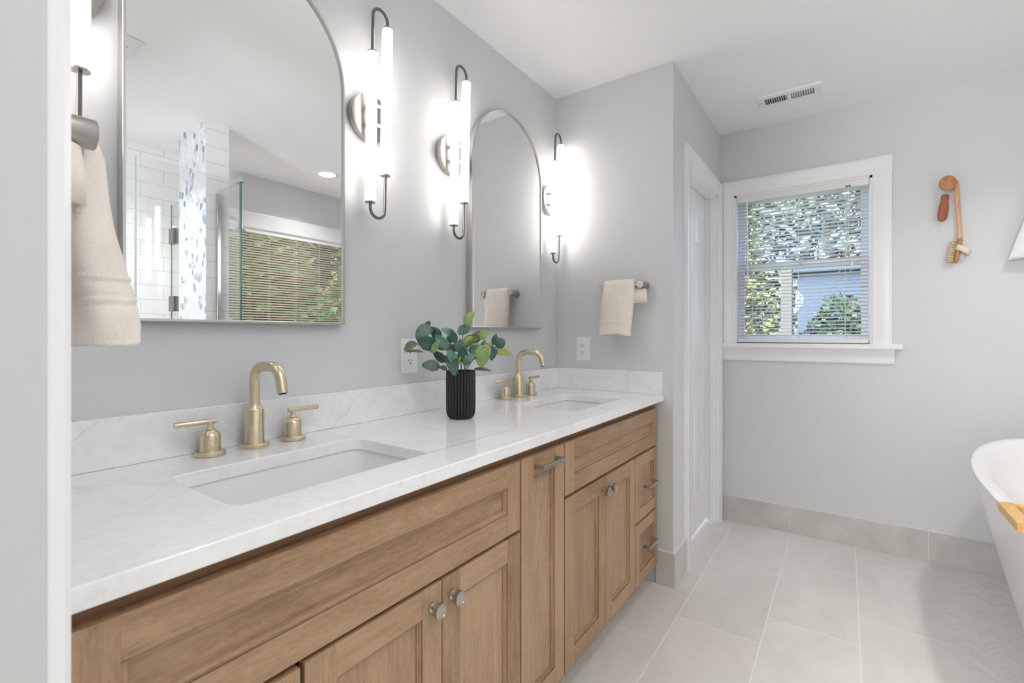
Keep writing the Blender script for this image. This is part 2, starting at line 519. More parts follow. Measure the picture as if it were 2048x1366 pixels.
# jamb and casing of that doorway
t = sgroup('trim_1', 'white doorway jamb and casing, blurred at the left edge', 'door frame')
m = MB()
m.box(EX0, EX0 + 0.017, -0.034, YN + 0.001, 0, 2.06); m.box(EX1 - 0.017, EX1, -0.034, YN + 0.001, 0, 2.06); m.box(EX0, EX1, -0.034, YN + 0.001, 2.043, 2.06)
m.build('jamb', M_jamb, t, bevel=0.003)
def casing_strip(mb, path_fn, prof):
    mb.loft([[path_fn(d, h) for d, h in prof]], closed=True)
CAS = [(0.0, 0.0), (0.0, 0.012), (0.006, 0.017), (0.016, 0.015), (0.020, 0.018), (0.050, 0.021), (0.058, 0.023), (0.066, 0.020), (0.068, 0.0)]
def casing_leg(mb, x_in, sgn, yw, sy, z0, z1):
    """vertical casing on a wall that faces +-y: x_in inner edge, sgn outward direction in x"""
    mb.loft([[(x_in + sgn * d, yw + sy * h, z) for d, h in CAS] for z in (z0, z1)], closed=True, cap0=True, cap1=True)
m = MB(); casing_leg(m, EX0 + 0.008, -1, YN, 1, 0, 2.12); m.build('casing', M_trim, t, smooth=50)
m = MB(); casing_leg(m, EX1 - 0.008, 1, YN, 1, 0, 2.12); m.build('casing', M_trim, t, smooth=50)
m = MB(); m.loft([[(x, YN + h, 2.052 + d) for d, h in CAS] for x in (EX0 + 0.009, EX1 - 0.009)], closed=True, cap0=True, cap1=True)
m.build('casing', M_trim, t, smooth=50)
# hall behind the camera, closed so that the doorway lets in the added globe's light
struct(box_obj('floor_hall', (-0.12, 2.75, -2.5, -0.034, -0.06, -0.001), M_hallfloor), 'hall floor behind the camera', 'floor')
struct(box_obj('ceiling_hall', (-0.12, 2.75, -2.5, -0.034, H, H + 0.06), M_plain), 'hall ceiling behind the camera', 'ceiling')
m = MB(); m.box(-0.12, 0.0, -2.5, -0.03, 0, H); m.box(2.634, 2.75, -2.5, -0.03, 0, H); m.box(0, 2.634, -2.5, -2.4, 0, H)
struct(m.build('wall_hall', M_plain, smooth=0), 'hall walls behind the camera', 'wall')
hl = thing('hall_fill_pendant', 'added white globe pendant, fill light in the unseen hall behind the camera', 'fill lamp', (0.66, -0.92, H))  # unseen pendant added to throw even front light through the doorway
m = MB(); m.lathe([(0.06, -0.001), (0.06, -0.02), (0.012, -0.03)], n=32); m.build('canopy', M_white, hl)
m = MB(); m.sweep([(0, 0, -0.03), (0, 0, -0.66)], 0.004, 8); m.build('cable', M_white, hl)
m = MB(); m.lathe([(0.15 * math.sin(PI * k / 24) + 0.0002, -0.80 + 0.15 * math.cos(PI * k / 24)) for k in range(25)], n=40); m.build('globe', M_hallfill, hl)

# tile baseboards
BH = 0.156
def baseboard(name, b, cap, label):
    o = sgroup(name, label, 'baseboard')
    box_obj('tile', b, M_base, o, bevel=0.001); box_obj('edge_trim', cap, M_edge, o)
baseboard('baseboard_back', (X1 + 0.0, XW, Y2 - 0.011, Y2, 0, BH), (X1, XW, Y2 - 0.011, Y2, BH, BH + 0.004), 'grey tile baseboard under the window')
o = sgroup('baseboard_niche', 'grey tile baseboard wrapping the wall corner past the vanity', 'baseboard')
m = MB(); m.box(0.545, X1 + 0.011, Y1 - 0.011, Y1, 0, BH); m.build('tile', M_base, o, smooth=0, bevel=0.001)
m = MB(); m.box(X1, X1 + 0.011, Y1 + 0.0, 2.415, 0, BH); m.build('tile', M_base, o, smooth=0, bevel=0.001)
m = MB(); m.box(0.545, X1 + 0.011, Y1 - 0.011, Y1, BH, BH + 0.004); m.box(X1, X1 + 0.011, Y1, 2.415, BH, BH + 0.004); m.build('edge_trim', M_edge, o, smooth=0)
baseboard('baseboard_right', (XW - 0.011, XW, 1.40, Y2 - 0.012, 0, BH), (XW - 0.011, XW, 1.40, Y2 - 0.012, BH, BH + 0.004), 'grey tile baseboard behind the tub')

# closet door
d1 = sgroup('door_1', 'white panelled closet door in the narrow side wall', 'door')
m = MB()
m.box(X1 - 0.117, X1 + 0.001, DY0, DY0 + 0.018, 0, DZ); m.box(X1 - 0.117, X1 + 0.001, DY1 - 0.018, DY1, 0, DZ); m.box(X1 - 0.117, X1 + 0.001, DY0, DY1, DZ - 0.018, DZ)
m.build('jamb', M_trim, d1, bevel=0.002)
m = MB()
m.box(X1 - 0.035, X1 - 0.022, DY0 + 0.018, DY0 + 0.030, 0, DZ - 0.018); m.box(X1 - 0.035, X1 - 0.022, DY1 - 0.030, DY1 - 0.018, 0, DZ - 0.018)
m.build('stop', M_trim, d1, bevel=0.001)
sl = MB()
sy0, sy1, sz0, sz1, sxf = DY0 + 0.021, DY1 - 0.021, 0.012, DZ - 0.022, X1 - 0.066
sl.box(sxf - 0.035, sxf, sy0, sy1, sz0, sz1)
slab = sl.build('slab', M_trim, d1, bevel=0.002)
def raised_panel(mb, ya, yb, za, zb, xf):
    rr = lambda d, x: [(x, ya + d, za + d), (x, yb - d, za + d), (x, yb - d, zb - d), (x, ya + d, zb - d)]
    mb.loft([rr(0, xf), rr(0.006, xf + 0.005), rr(0.012, xf + 0.004), rr(0.016, xf + 0.001), rr(0.034, xf + 0.006), ], cap1=True)
mid = (sy0 + sy1) / 2
for za, zb in ((0.22, 0.80), (0.95, 1.56), (1.70, 1.90)):
    for ya, yb in ((sy0 + 0.11, mid - 0.045), (mid + 0.045, sy1 - 0.11)):
        p = MB(); raised_panel(p, ya, yb, za, zb, sxf); p.build('panel', M_trim, slab, smooth=25)
CW = 0.074
def cas_yz(mb, y_in, sg, z0, z1):
    k = CW / 0.068
    mb.loft([[(X1 + h * 0.9, y_in + sg * d * k, z) for d, h in CAS] for z in (z0, z1)], closed=True, cap0=True, cap1=True)
m = MB(); cas_yz(m, DY0 + 0.005, -1, 0, DZ + 0.08); m.build('casing', M_trim, d1, smooth=50)
m = MB(); cas_yz(m, DY1 - 0.005, 1, 0, DZ + 0.08); m.build('casing', M_trim, d1, smooth=50)
m = MB(); m.loft([[(X1 + h * 0.9 + 0.0006, y, DZ - 0.005 + d * 1.3) for d, h in CAS] for y in (DY0 - 0.069, DY1 + 0.069)], closed=True, cap0=True, cap1=True)
m.build('casing', M_trim, d1, smooth=50)

# ------------------------------------------------------------------ windows
w1 = sgroup('window_1', 'white double-hung window with blinds in the back wall', 'window')
yf = Y2
CX0, CX1, CZT = 0.638, 1.481, 2.130
def wcas(mb, pts_fn, ends):
    mb.loft([[pts_fn(d, h, e) for d, h in CAS] for e in ends], closed=True, cap0=True, cap1=True)
kL = (WX0 - CX0) / 0.068; kR = (CX1 - WX1) / 0.068; kT = (CZT - WZ1) / 0.068
m = MB(); wcas(m, lambda d, h, e: (WX0 - d * kL, yf - h, e), (WZ0, CZT)); m.build('casing', M_trim, w1, smooth=50)
m = MB(); wcas(m, lambda d, h, e: (WX1 + d * kR, yf - h, e), (WZ0, CZT)); m.build('casing', M_trim, w1, smooth=50)
m = MB(); wcas(m, lambda d, h, e: (e, yf - h - 0.0006, WZ1 + d * kT), (CX0, CX1)); m.build('casing', M_trim, w1, smooth=50)
m = MB(); m.box(0.636, 1.524, yf - 0.048, yf + 0.03, 1.090, WZ0); m.build('sill', M_trim, w1, bevel=0.005, seg=3)
AP = [(0.0, 0.0), (0.0, 0.012), (0.012, 0.016), (0.022, 0.012), (0.03, 0.016), (0.055, 0.018), (0.062, 0.026), (0.078, 0.030), (0.078, 0.0)]
m = MB(); m.loft([[(x, yf - h, 1.012 + d) for d, h in AP] for x in (0.638, 1.490)], closed=True, cap0=True, cap1=True); m.build('apron', M_trim, w1, smooth=50)
m = MB()
m.box(WX0, WX0 + 0.012, yf, yf + 0.115, WZ0, WZ1); m.box(WX1 - 0.012, WX1, yf, yf + 0.115, WZ0, WZ1); m.box(WX0, WX1, yf, yf + 0.115, WZ1 - 0.012, WZ1); m.box(WX0, WX1, yf + 0.03, yf + 0.115, WZ0 - 0.0, WZ0 + 0.014)
m.build('frame', M_trim, w1, smooth=0)
def sash(name, x0, x1, z0, z1, y0, y1, st, rt, rb, parent, pane_y):
    m = MB()
    m.box(x0, x0 + st, y0, y1, z0, z1); m.box(x1 - st, x1, y0, y1, z0, z1)
    m.box(x0 + st, x1 - st, y0, y1, z1 - rt, z1); m.box(x0 + st, x1 - st, y0, y1, z0, z0 + rb)
    o = m.build(name, M_trim, parent, bevel=0.003)
    g = MB(); g.face([(x0 + st, pane_y, z0 + rb), (x1 - st, pane_y, z0 + rb), (x1 - st, pane_y, z1 - rt), (x0 + st, pane_y, z1 - rt)])
    g.build('glass', M_pane, o, smooth=0)
    return o
sash('sash', WX0 + 0.012, WX1 - 0.012, WZ0 + 0.014, 1.608, yf + 0.055, yf + 0.085, 0.035, 0.034, 0.040, w1, yf + 0.07)
sash('sash', WX0 + 0.012, WX1 - 0.012, 1.582, WZ1 - 0.012, yf + 0.086, yf + 0.112, 0.035, 0.034, 0.034, w1, yf + 0.10)
l = MB(); l.box(1.03, 1.075, yf + 0.045, yf + 0.0555, 1.604, 1.616); l.build('sash_lock', M_nickel, w1, bevel=0.002)

w2 = sgroup('window_2', 'wide white window with lowered blinds beside the tub, reflected in the large mirror', 'window')
def wcas2(mb, fn, ends): mb.loft([[fn(d, h, e) for d, h in CAS] for e in ends], closed=True, cap0=True, cap1=True)
m = MB(); wcas2(m, lambda d, h, e: (XW - h, SY0 - d * 1.3, e), (SZ0, SZ1 + 0.125)); m.build('casing', M_trim, w2, smooth=50)
m = MB(); wcas2(m, lambda d, h, e: (XW - h, SY1 + d * 1.3, e), (SZ0, SZ1 + 0.125)); m.build('casing', M_trim, w2, smooth=50)
m = MB(); wcas2(m, lambda d, h, e: (XW - h * 1.15, e, SZ1 + d * 1.85), (SY0 - 0.09, SY1 + 0.09)); m.build('casing', M_trim, w2, smooth=50)
m = MB(); m.box(XW - 0.045, XW + 0.03, SY0 - 0.11, SY1 + 0.11, SZ0 - 0.028, SZ0); m.build('sill', M_trim, w2, bevel=0.005, seg=3)
m = MB()
m.box(XW, XW + 0.115, SY0, SY0 + 0.012, SZ0, SZ1); m.box(XW, XW + 0.115, SY1 - 0.012, SY1, SZ0, SZ1); m.box(XW, XW + 0.115, SY0, SY1, SZ1 - 0.012, SZ1); m.box(XW + 0.03, XW + 0.115, SY0, SY1, SZ0, SZ0 + 0.014)
fr = m.build('frame', M_trim, w2, smooth=0)
g = MB(); g.face([(XW + 0.085, SY0 + 0.012, SZ0 + 0.014), (XW + 0.085, SY1 - 0.012, SZ0 + 0.014), (XW + 0.085, SY1 - 0.012, SZ1 - 0.012), (XW + 0.085, SY0 + 0.012, SZ1 - 0.012)])
g.build('glass', M_pane, w2, smooth=0)

# ------------------------------------------------------------------ blinds (local: width along x, room side -y)
def make_blind(name, label, loc, rz, wid, top, bot, tilt, mat, cords, extras):
    t = thing(name, label, 'blind', loc, 'horizontal slat window blinds', rz)
    m = MB(); m.box(0, wid, -0.022, 0.010, top - 0.036, top); m.build('head_rail', M_slat, t, bevel=0.003)
    m = MB(); pitch = 0.0208; n = int((top - 0.05 - (bot + 0.035)) / pitch)
    ct, st = math.cos(tilt), math.sin(tilt)
    for k in range(n + 1):
        zc = top - 0.052 - k * pitch
        prof = []
        for a in (-1, -0.5, 0, 0.5, 1):
            d = a * 0.0125; c = 0.0016 * (1 - a * a)
            prof.append((d * ct - c * st, -d * st + c * ct))    # room side (-y) edge is the higher one
        m.loft([[(x, -0.006 + p, zc + q) for p, q in prof] for x in (0.004, wid - 0.004)], closed=False)
    m.build('slats', mat, t, smooth=60, solid=0.0006, solid_off=0)
    m = MB(); m.box(0.002, wid - 0.002, -0.018, 0.008, bot + 0.002, bot + 0.024); m.build('bottom_rail', M_slat, t, bevel=0.004)
    for c in cords:
        m = MB()
        m.sweep([(c, -0.0195, top - 0.03), (c, -0.0195, bot + 0.02)], 0.0011, 6); m.sweep([(c, 0.0075, top - 0.03), (c, 0.0075, bot + 0.02)], 0.0008, 6)
        m.build('ladder_cord', M_cord, t)
    if extras:
        m = MB(); m.sweep([(0.058, -0.024, top - 0.034), (0.058, -0.026, top - 0.06), (0.062, -0.026, top - 0.56)], 0.0042, 8); m.build('tilt_wand', M_white, t)
        px = wid - 0.095
        m = MB(); m.box(px - 0.010, px + 0.012, -0.0245, -0.0215, top - 0.034, top - 0.026); m.build('cord_lock', M_dark, t)
        m = MB()
        for k in (-1, 1):
            m.sweep([(px + k * 0.003, -0.026, top - 0.03), (px + k * 0.006, -0.028, top - 0.2), (px + k * 0.002, -0.028, top - 0.345)], 0.0014, 6)
        # knotted bundle of loops
        random.seed(3)
        for q in range(5):
            a = q * 1.3
            m.sweep([(px + 0.014 * math.sin(u * 2 * PI + a) * (0.6 + 0.1 * q), -0.030 - 0.004 * math.cos(u * 4 * PI + a), top - 0.372 + 0.028 * math.cos(u * 2 * PI + a * 0.4)) for u in [i / 16 for i in range(17)]], 0.0014, 6, caps=False)
        m.sweep([(px - 0.004, -0.028, top - 0.39), (px - 0.018, -0.03, top - 0.46), (px - 0.035, -0.03, top - 0.50), (px - 0.045, -0.03, top - 0.505)], 0.0014, 6)
        m.sweep([(px + 0.006, -0.028, top - 0.39), (px + 0.018, -0.03, top - 0.45)], 0.0014, 6)
        m.sweep([(px + 0.012, -0.028, top - 0.38), (px + 0.034, -0.03, top - 0.44), (px + 0.030, -0.03, top - 0.49), (px + 0.010, -0.03, top - 0.505)], 0.0014, 6)
        m.build('pull_cord', M_cord, t)
        m = MB(); m.lathe([(0.002, 0.016), (0.004, 0.012), (0.0065, -0.006), (0.0065, -0.010), (0.003, -0.012)], (px + 0.019, -0.03, top - 0.465), n=10); m.build('tassel', M_white, t)
    return t
make_blind('window_blind', 'white slatted blind with looped pull cord hanging in the back wall window', (WX0 + 0.014, yf + 0.022, 0), 0, WX1 - WX0 - 0.028, WZ1 - 0.012, WZ0 + 0.001,
           math.radians(13), M_slat, (0.085, 0.33, 0.555), True)
make_blind('window_blind', 'wide beige slatted blind reflected in the large mirror', (XW + 0.024, SY1 - 0.014, 0), -PI / 2, SY1 - SY0 - 0.028, SZ1 - 0.001, SZ0 + 0.001,
           math.radians(22), M_slat2, [SY1 - 0.014 - q for q in (2.95, 2.725, 2.498, 2.279, 2.047, 1.82)], False)

# ================================================================== VANITY
XF = 0.56      # face of doors and drawers
def front_panel(mb, y0, y1, z0, z1, st=0.058, rail=None, horiz=False):
    """shaker front: stiles, rails, stepped bead and flat panel; slot 0 vertical grain, 1 horizontal grain"""
    rail = rail or st; xb = XF - 0.020; rnd = random.random
    mb.box(xb, XF, y0, y0 + st, z0, z1, 0, rnd()); mb.box(xb, XF, y1 - st, y1, z0, z1, 0, rnd())
    mb.box(xb, XF, y0 + st, y1 - st, z1 - rail, z1, 1, rnd()); mb.box(xb, XF, y0 + st, y1 - st, z0, z0 + rail, 1, rnd())
    rr = lambda d, x: [(x, y0 + st + d, z0 + rail + d), (x, y1 - st - d, z0 + rail + d), (x, y1 - st - d, z1 - rail - d), (x, y0 + st + d, z1 - rail - d)]
    R = [rr(0, XF - 0.0005), rr(0.0, XF - 0.0035), rr(0.0045, XF - 0.0035), rr(0.0065, XF - 0.0065), rr(0.0085, XF - 0.0065), rr(0.0095, XF - 0.0115)]
    b = rnd()
    for a, c in zip(R[:-1], R[1:]):
        for i in range(4):
            j = (i + 1) % 4
            mb.face([a[i], a[j], c[j], c[i]], 1 if i in (0, 2) else 0, b * 0.5)
    mb.face(R[-1], 1 if horiz else 0, rnd())
def add_front(name, parent, y0, y1, z0, z1, **k):
    mb = MB(); front_panel(mb, y0, y1, z0, z1, **k)
    return mb.build(name, [M_wv, M_wh], parent, smooth=0, bevel=0.0012, seg=2)
def knob(parent, y, z):
    m = MB()
    m.lathe([(0.0105, 0.0), (0.0105, 0.003), (0.0062, 0.006), (0.0055, 0.012), (0.009, 0.016), (0.0150, 0.018), (0.0160, 0.021), (0.0160, 0.028), (0.0135, 0.029), (0.0125, 0.0275), (0.0008, 0.0278)], (XF, y, z), 'X', 28)
    return m.build('knob', M_nickel, parent)
def bar_pull(parent, yc, z, L):
    m = MB()
    m.box(XF + 0.024, XF + 0.032, yc - L / 2, yc + L / 2, z - 0.006, z + 0.006)
    for s in (-1, 1): m.box(XF, XF + 0.0245, yc + s * (L / 2 - 0.005) - 0.005, yc + s * (L / 2 - 0.005) + 0.005, z - 0.006, z + 0.006)
    return m.build('bar_pull', M_nickel, parent, bevel=0.001)
def carcass(t, y0, y1, rails, stiles):
    m = MB()
    xa = 0.012; xb = XF - 0.021
    m.box(xa, xb, y0, y0 + 0.016, 0.09, CZ - 0.031); m.box(xa, xb, y1 - 0.016, y1, 0.09, CZ - 0.031)
    m.box(xa, xb, y0 + 0.016, y1 - 0.016, 0.09, 0.106); m.box(xa, xa + 0.008, y0 + 0.016, y1 - 0.016, 0.106, CZ - 0.031)
    m.box(xb - 0.075 + 0.002, xb - 0.063, y0, y1, 0.0, 0.09)
    m.box(xa, xa + 0.016, y0, y1, 0.0, 0.09)
    for z0, z1 in rails: m.box(xb - 0.018, xb, y0 + 0.016, y1 - 0.016, z0, z1)
    for a, b in stiles: m.box(xb - 0.018, xb, a, b, 0.106, rails[0][0])
    return m.build('carcass', [M_wdark], t, smooth=0)
# left sink cabinet
VA0, VA1 = 0.118, 1.0645
t = thing('sink_cabinet', 'brown shaker sink cabinet at near end, long false drawer over round-knob doors', 'cabinet', (0, 0, 0), 'brown maple sink cabinets')
carcass(t, VA0, VA1, [(0.820, CZ - 0.031), (0.620, 0.655), (0.106, 0.125)], [(0.42, 0.448)])
add_front('false_drawer', t, 0.140, 1.061, 0.644, 0.829, horiz=True)
d = add_front('drawer', t, 0.140, 0.430, 0.376, 0.632, st=0.052); bar_pull(d, 0.285, 0.504, 0.11)
d = add_front('drawer', t, 0.140, 0.430, 0.106, 0.364, st=0.052); bar_pull(d, 0.285, 0.235, 0.11)
d = add_front('door', t, 0.4375, 0.7575, 0.106, 0.635); knob(d, 0.7575 - 0.0295, 0.590)
d = add_front('door', t, 0.7600, 1.0610, 0.106, 0.635); knob(d, 0.7600 + 0.0295, 0.590)
# narrow pull-out
t = thing('pullout_cabinet', 'narrow tall brown pull-out cabinet with bar pull between the two sinks', 'cabinet')
carcass(t, 1.0655, 1.3085, [(0.820, CZ - 0.031)], [])
d = add_front('pullout_door', t, 1.068, 1.3050, 0.106, 0.829); bar_pull(d, 1.197, 0.796, 0.128)
# right sink cabinet
t = thing('sink_cabinet', 'brown shaker sink cabinet at far end with two small drawers beside the wall', 'cabinet', (0, 0, 0), 'brown maple sink cabinets')
carcass(t, 1.3095, 2.222, [(0.820, CZ - 0.031), (0.630, 0.675), (0.106, 0.125)], [(1.90, 1.935)])
add_front('false_drawer', t, 1.3125, 2.200, 0.662, 0.829, horiz=True)
d = add_front('door', t, 1.3125, 1.6185, 0.106, 0.652); knob(d, 1.6185 - 0.028, 0.607)
d = add_front('door', t, 1.6215, 1.9150, 0.106, 0.652); knob(d, 1.6215 + 0.028, 0.607)
d = add_front('drawer', t, 1.9210, 2.200, 0.376, 0.652, st=0.05); bar_pull(d, 2.065, 0.512, 0.11)
d = add_front('drawer', t, 1.9210, 2.200, 0.106, 0.366, st=0.05); bar_pull(d, 2.065, 0.250, 0.11)

# countertop with two sink cut-outs
YC0, YC1, XC = 0.094, Y1 - 0.001, 0.580
SINKS = (0.5955, 1.7700); SHX, SHY = 0.1405, 0.2205; SXC = 0.3285
mb = MB(); bm = mb.bm
def ring_edges(pts, z):
    vs = [bm.verts.new((p[0], p[1], z)) for p in pts]
    return vs, [bm.edges.new((vs[i], vs[(i + 1) % len(vs)])) for i in range(len(vs))]
loops = [[(0.001, YC0), (XC, YC0), (XC, YC1), (0.001, YC1)]] + [rrect(SXC, y, SHX, SHY, 0.032, 6) for y in SINKS]
tops = []; 
for z in (CZ, CZ - 0.030):
    es = []; vv = []
    for L in loops:
        vs, e = ring_edges(L, z); es += e; vv.append(vs)
    bmesh.ops.triangle_fill(bm, use_beauty=True, edges=es); tops.append(vv)
for a, b in zip(*tops):
    for i in range(len(a)):
        j = (i + 1) % len(a); bm.faces.new((a[i], a[j], b[j], b[i]))
ct = mb.build('countertop', M_quartz, smooth=25, bevel=0.003, seg=3)
tag(ct, 'long white quartz vanity countertop with two sink cut-outs and low splash', 'countertop')
tag(box_obj('backsplash', (0.001, 0.021, YC0, Y1 - 0.0215, CZ + 0.0004, 0.9945), M_quartz, None, bevel=0.0015), 'long low white quartz backsplash under the mirrors', 'backsplash')
tag(box_obj('side_splash', (0.001, XC - 0.004, Y1 - 0.021, Y1 - 0.001, CZ + 0.0004, 0.9945), M_quartz, None, bevel=0.0015), 'short white quartz side splash on the end wall under the outlet', 'backsplash')

def make_sink(y, label):
    t = thing('undermount_sink', label, 'sink', (SXC, y, CZ - 0.031), 'white undermount sinks')
    m = MB()
    R = lambda ins, z, r: [(a, b, z) for a, b in rrect(0, 0, SHX - ins, SHY - ins, r, 6)]
    m.loft([R(-0.022, 0.0, 0.04), R(-0.006, 0.0, 0.036), R(-0.004, -0.006, 0.036), R(0.004, -0.05, 0.036), R(0.016, -0.115, 0.04), R(0.030, -0.138, 0.045), R(0.055, -0.148, 0.05), R(0.10, -0.152, 0.03)], cap1=True)
    bowl = m.build('bowl', M_porc, t, smooth=50, solid=0.008, solid_off=-1)
    m = MB(); m.lathe([(0.001, 0.006), (0.017, 0.006), (0.022, 0.003), (0.023, 0.0)], (0, 0, -0.152), n=24); m.build('drain', M_gold, t)
    return t
make_sink(SINKS[0], 'white rectangular undermount sink nearest the doorway')
make_sink(SINKS[1], 'white rectangular undermount sink at the far end of the counter')

# faucets (local origin at the spout foot; room side +x, counter runs along y)
def make_faucet(label, loc):
    t = thing('widespread_faucet', label, 'faucet', loc, 'brushed gold faucets')
    m = MB()
    m.lathe([(0.0325, 0.0), (0.0335, 0.002), (0.0335, 0.009), (0.031, 0.011), (0.0225, 0.0112), (0.0218, 0.015), (0.0218, 0.093), (0.0205, 0.0955), (0.0135, 0.104), (0.0128, 0.108)], n=40)
    path = [(0, 0, 0.10), (0, 0, 0.13), (0, 0, 0.160)]
    R1 = 0.040
    for k in range(1, 11):
        a = PI / 2 * k / 10; path.append((R1 - R1 * math.cos(a), 0, 0.163 + R1 * math.sin(a)))
    x0 = 0.086; R2 = 0.036; th = math.radians(74)
    path.append((0.062, 0, 0.203))
    for k in range(0, 11):
        a = th * k / 10; path.append((x0 + R2 * math.sin(a), 0, 0.203 - R2 + R2 * math.cos(a)))
    ex, ez = path[-1][0], path[-1][2]; dx, dz = math.cos(th), -math.sin(th)
    path += [(ex + dx * 0.018, 0, ez + dz * 0.018), (ex + dx * 0.036, 0, ez + dz * 0.036)]
    m.sweep(path, 0.0122, 20)
    sp = m.build('spout', M_gold, t, smooth=40)
    e = Vector(path[-1])
    m = MB(); m.sweep([e - Vector((dx, 0, dz)) * 0.004, e + Vector((dx, 0, dz)) * 0.0015], 0.0085, 16); m.build('aerator', M_dark, sp)
    m = MB(); m.sweep([(-0.028, 0, 0.030), (-0.028, 0, 0.072)], 0.0026, 10); m.lathe([(0.0045, 0.072), (0.006, 0.075), (0.006, 0.083), (0.003, 0.085)], (-0.028, 0, 0), n=14)
    m.sweep([(-0.028, 0, 0.032), (-0.018, 0, 0.030)], 0.0026, 10)
    m.build('lift_rod', M_gold, sp)
    for s in (-1, 1):
        m = MB()
        m.lathe([(0.0300, 0.0), (0.0315, 0.002), (0.0315, 0.009), (0.029, 0.011), (0.0215, 0.0112), (0.0212, 0.014), (0.0212, 0.046), (0.0200, 0.050), (0.0105, 0.059), (0.0095, 0.0595)], (0, s * 0.1015, 0), n=36)
        h = m.build('handle', M_gold, t)
        m = MB()
        m.lathe([(0.0098, 0.0602), (0.0098, 0.062), (0.0062, 0.066), (0.0060, 0.0765)], (0, s * 0.1015, 0), n=20)
        y0 = s * 0.1015
        m.sweep([(0, y0 - s * 0.0130, 0.0790), (0, y0 - s * 0.0125, 0.0790), (0, y0 + s * 0.072, 0.0790), (0, y0 + s * 0.0735, 0.0790)], lambda q: 0.0052 if q in (0, 1) else 0.0062, 16)
        m.build('lever', M_gold, h)
    return t
fc = make_faucet('brushed gold faucet set behind the near sink', (0.066, 0.6035, CZ))
dup(fc, (0.066, 1.7800, CZ), 'brushed gold faucet set behind the far sink, right of the plant')

# ================================================================== MIRRORS
def arch(y0, y1, z0, zs, n=40):
    R = (y1 - y0) / 2; c = (y0 + y1) / 2
    return [(y0, z0), (y1, z0)] + [(c + R * math.cos(PI * k / n), zs + R * math.sin(PI * k / n)) for k in range(n + 1)]
def make_mirror(label, loc):
    t = thing('arched_mirror', label, 'mirror', loc, 'tall arched mirrors over the sinks')
    hw = 0.2725; zs = 0.705
    A = lambda i: arch(-hw + i, hw - i, i, zs)
    m = MB()
    m.loft([[(x, a, b) for a, b in A(i)] for x, i in ((0.001, 0.0), (0.030, 0.0), (0.031, 0.001), (0.031, 0.0055), (0.030, 0.0065), (0.0235, 0.0065))])
    m.loft([[(0.001, a, b) for a, b in A(0.0)], [(0.001, a, b) for a, b in A(0.0065)], [(0.0235, a, b) for a, b in A(0.0065)]])
    m.build('frame', M_frame, t, smooth=30)
    m = MB(); m.face([(0.025, a, b) for a, b in A(0.0066)]); m.build('mirror_glass', M_mirror, t, smooth=0)
    return t
mr = make_mirror('near arched mirror, larger in view, reflecting the shower and the beige blinds', (0, 0.6200, 1.198))
dup(mr, (0, 1.7670, 1.198), 'far arched mirror reflecting the hand towel, near the corner')

# ================================================================== SCONCES
def make_sconce(label, loc):
    t = thing('wall_sconce', label, 'sconce', loc, 'twin tube wall sconces beside the mirrors')
    m = MB(); m.lathe([(0.075, 0.0), (0.0765, 0.002), (0.0765, 0.021), (0.0755, 0.0235), (0.073, 0.0245), (0.001, 0.0245)], n=56, axis='X'); m.build('backplate', M_satin, t)
    xo = 0.058; sp = 0.029; r = 0.0165; k = math.tan(math.radians(1.3))
    X = lambda z: xo + z * k
    tubes = ((-sp, -0.281, 0.182), (sp, -0.183, 0.283))
    for z in (-0.028, 0.034):
        m = MB(); m.sweep([(0.02, 0, z), (0.046, 0, z)], 0.0075, 14); m.box(0.038, 0.046, -sp - 0.002, sp + 0.002, z - 0.005, z + 0.005)
        m.build('arm', M_satin, t)
    for (y, z0, z1) in tubes:
        m = MB(); m.sweep([(X(z0), y, z0), (X((z0 + z1) / 2), y, (z0 + z1) / 2), (X(z1), y, z1)], r, 28); tb = m.build('light_tube', M_tube, t)
        m = MB()
        for z, s in ((z0, -1), (z1, 1)): m.sweep([(X(z) , y, z + s * 0.0003), (X(z), y, z + s * 0.004)], r * 1.02, 24)
        for (q0, q1) in ((z0, z1),):   # metal spine behind the tube
            m.loft([[(X(z) - r * 1.06 * math.cos(a), y + r * 1.06 * math.sin(a), z) for a in [(-0.62 + 1.24 * i / 8) for i in range(9)]] for z in (q0 - 0.003, q1 + 0.003)], closed=False)
        m.build('tube_holder', M_satin, tb, smooth=40)
    R = sp
    m = MB()
    top = [(X(0.184), -sp, 0.184), (X(0.25), -sp, 0.25), (X(0.30), -sp, 0.30)] + [(X(0.303), -sp * math.cos(PI * i / 14), 0.303 + R * math.sin(PI * i / 14)) for i in range(15)] + [(X(0.287), sp, 0.287)]
    bot = [(X(-0.283), -sp, -0.283), (X(-0.295), -sp, -0.295)] + [(X(-0.299), -sp * math.cos(PI * i / 14), -0.299 - R * math.sin(PI * i / 14)) for i in range(15)] + [(X(-0.25), sp, -0.25), (X(-0.186), sp, -0.186)]
    m.sweep(top, 0.0048, 12); m.build('rod_hoop', M_rod, t)
    m = MB(); m.sweep(bot, 0.0048, 12); m.build('rod_hoop', M_rod, t)
    return t
SZ = 1.870
sc = make_sconce('lit twin-tube sconce left of the near mirror, partly behind the doorway trim', (0.001, 0.244, SZ))
dup(sc, (0.001, 0.998, SZ), 'lit twin-tube sconce just right of the near mirror')
dup(sc, (0.001, 1.388, SZ), 'lit twin-tube sconce just left of the far mirror')
dup(sc, (0.001, 2.142, SZ), 'lit twin-tube sconce in the corner right of the far mirror')

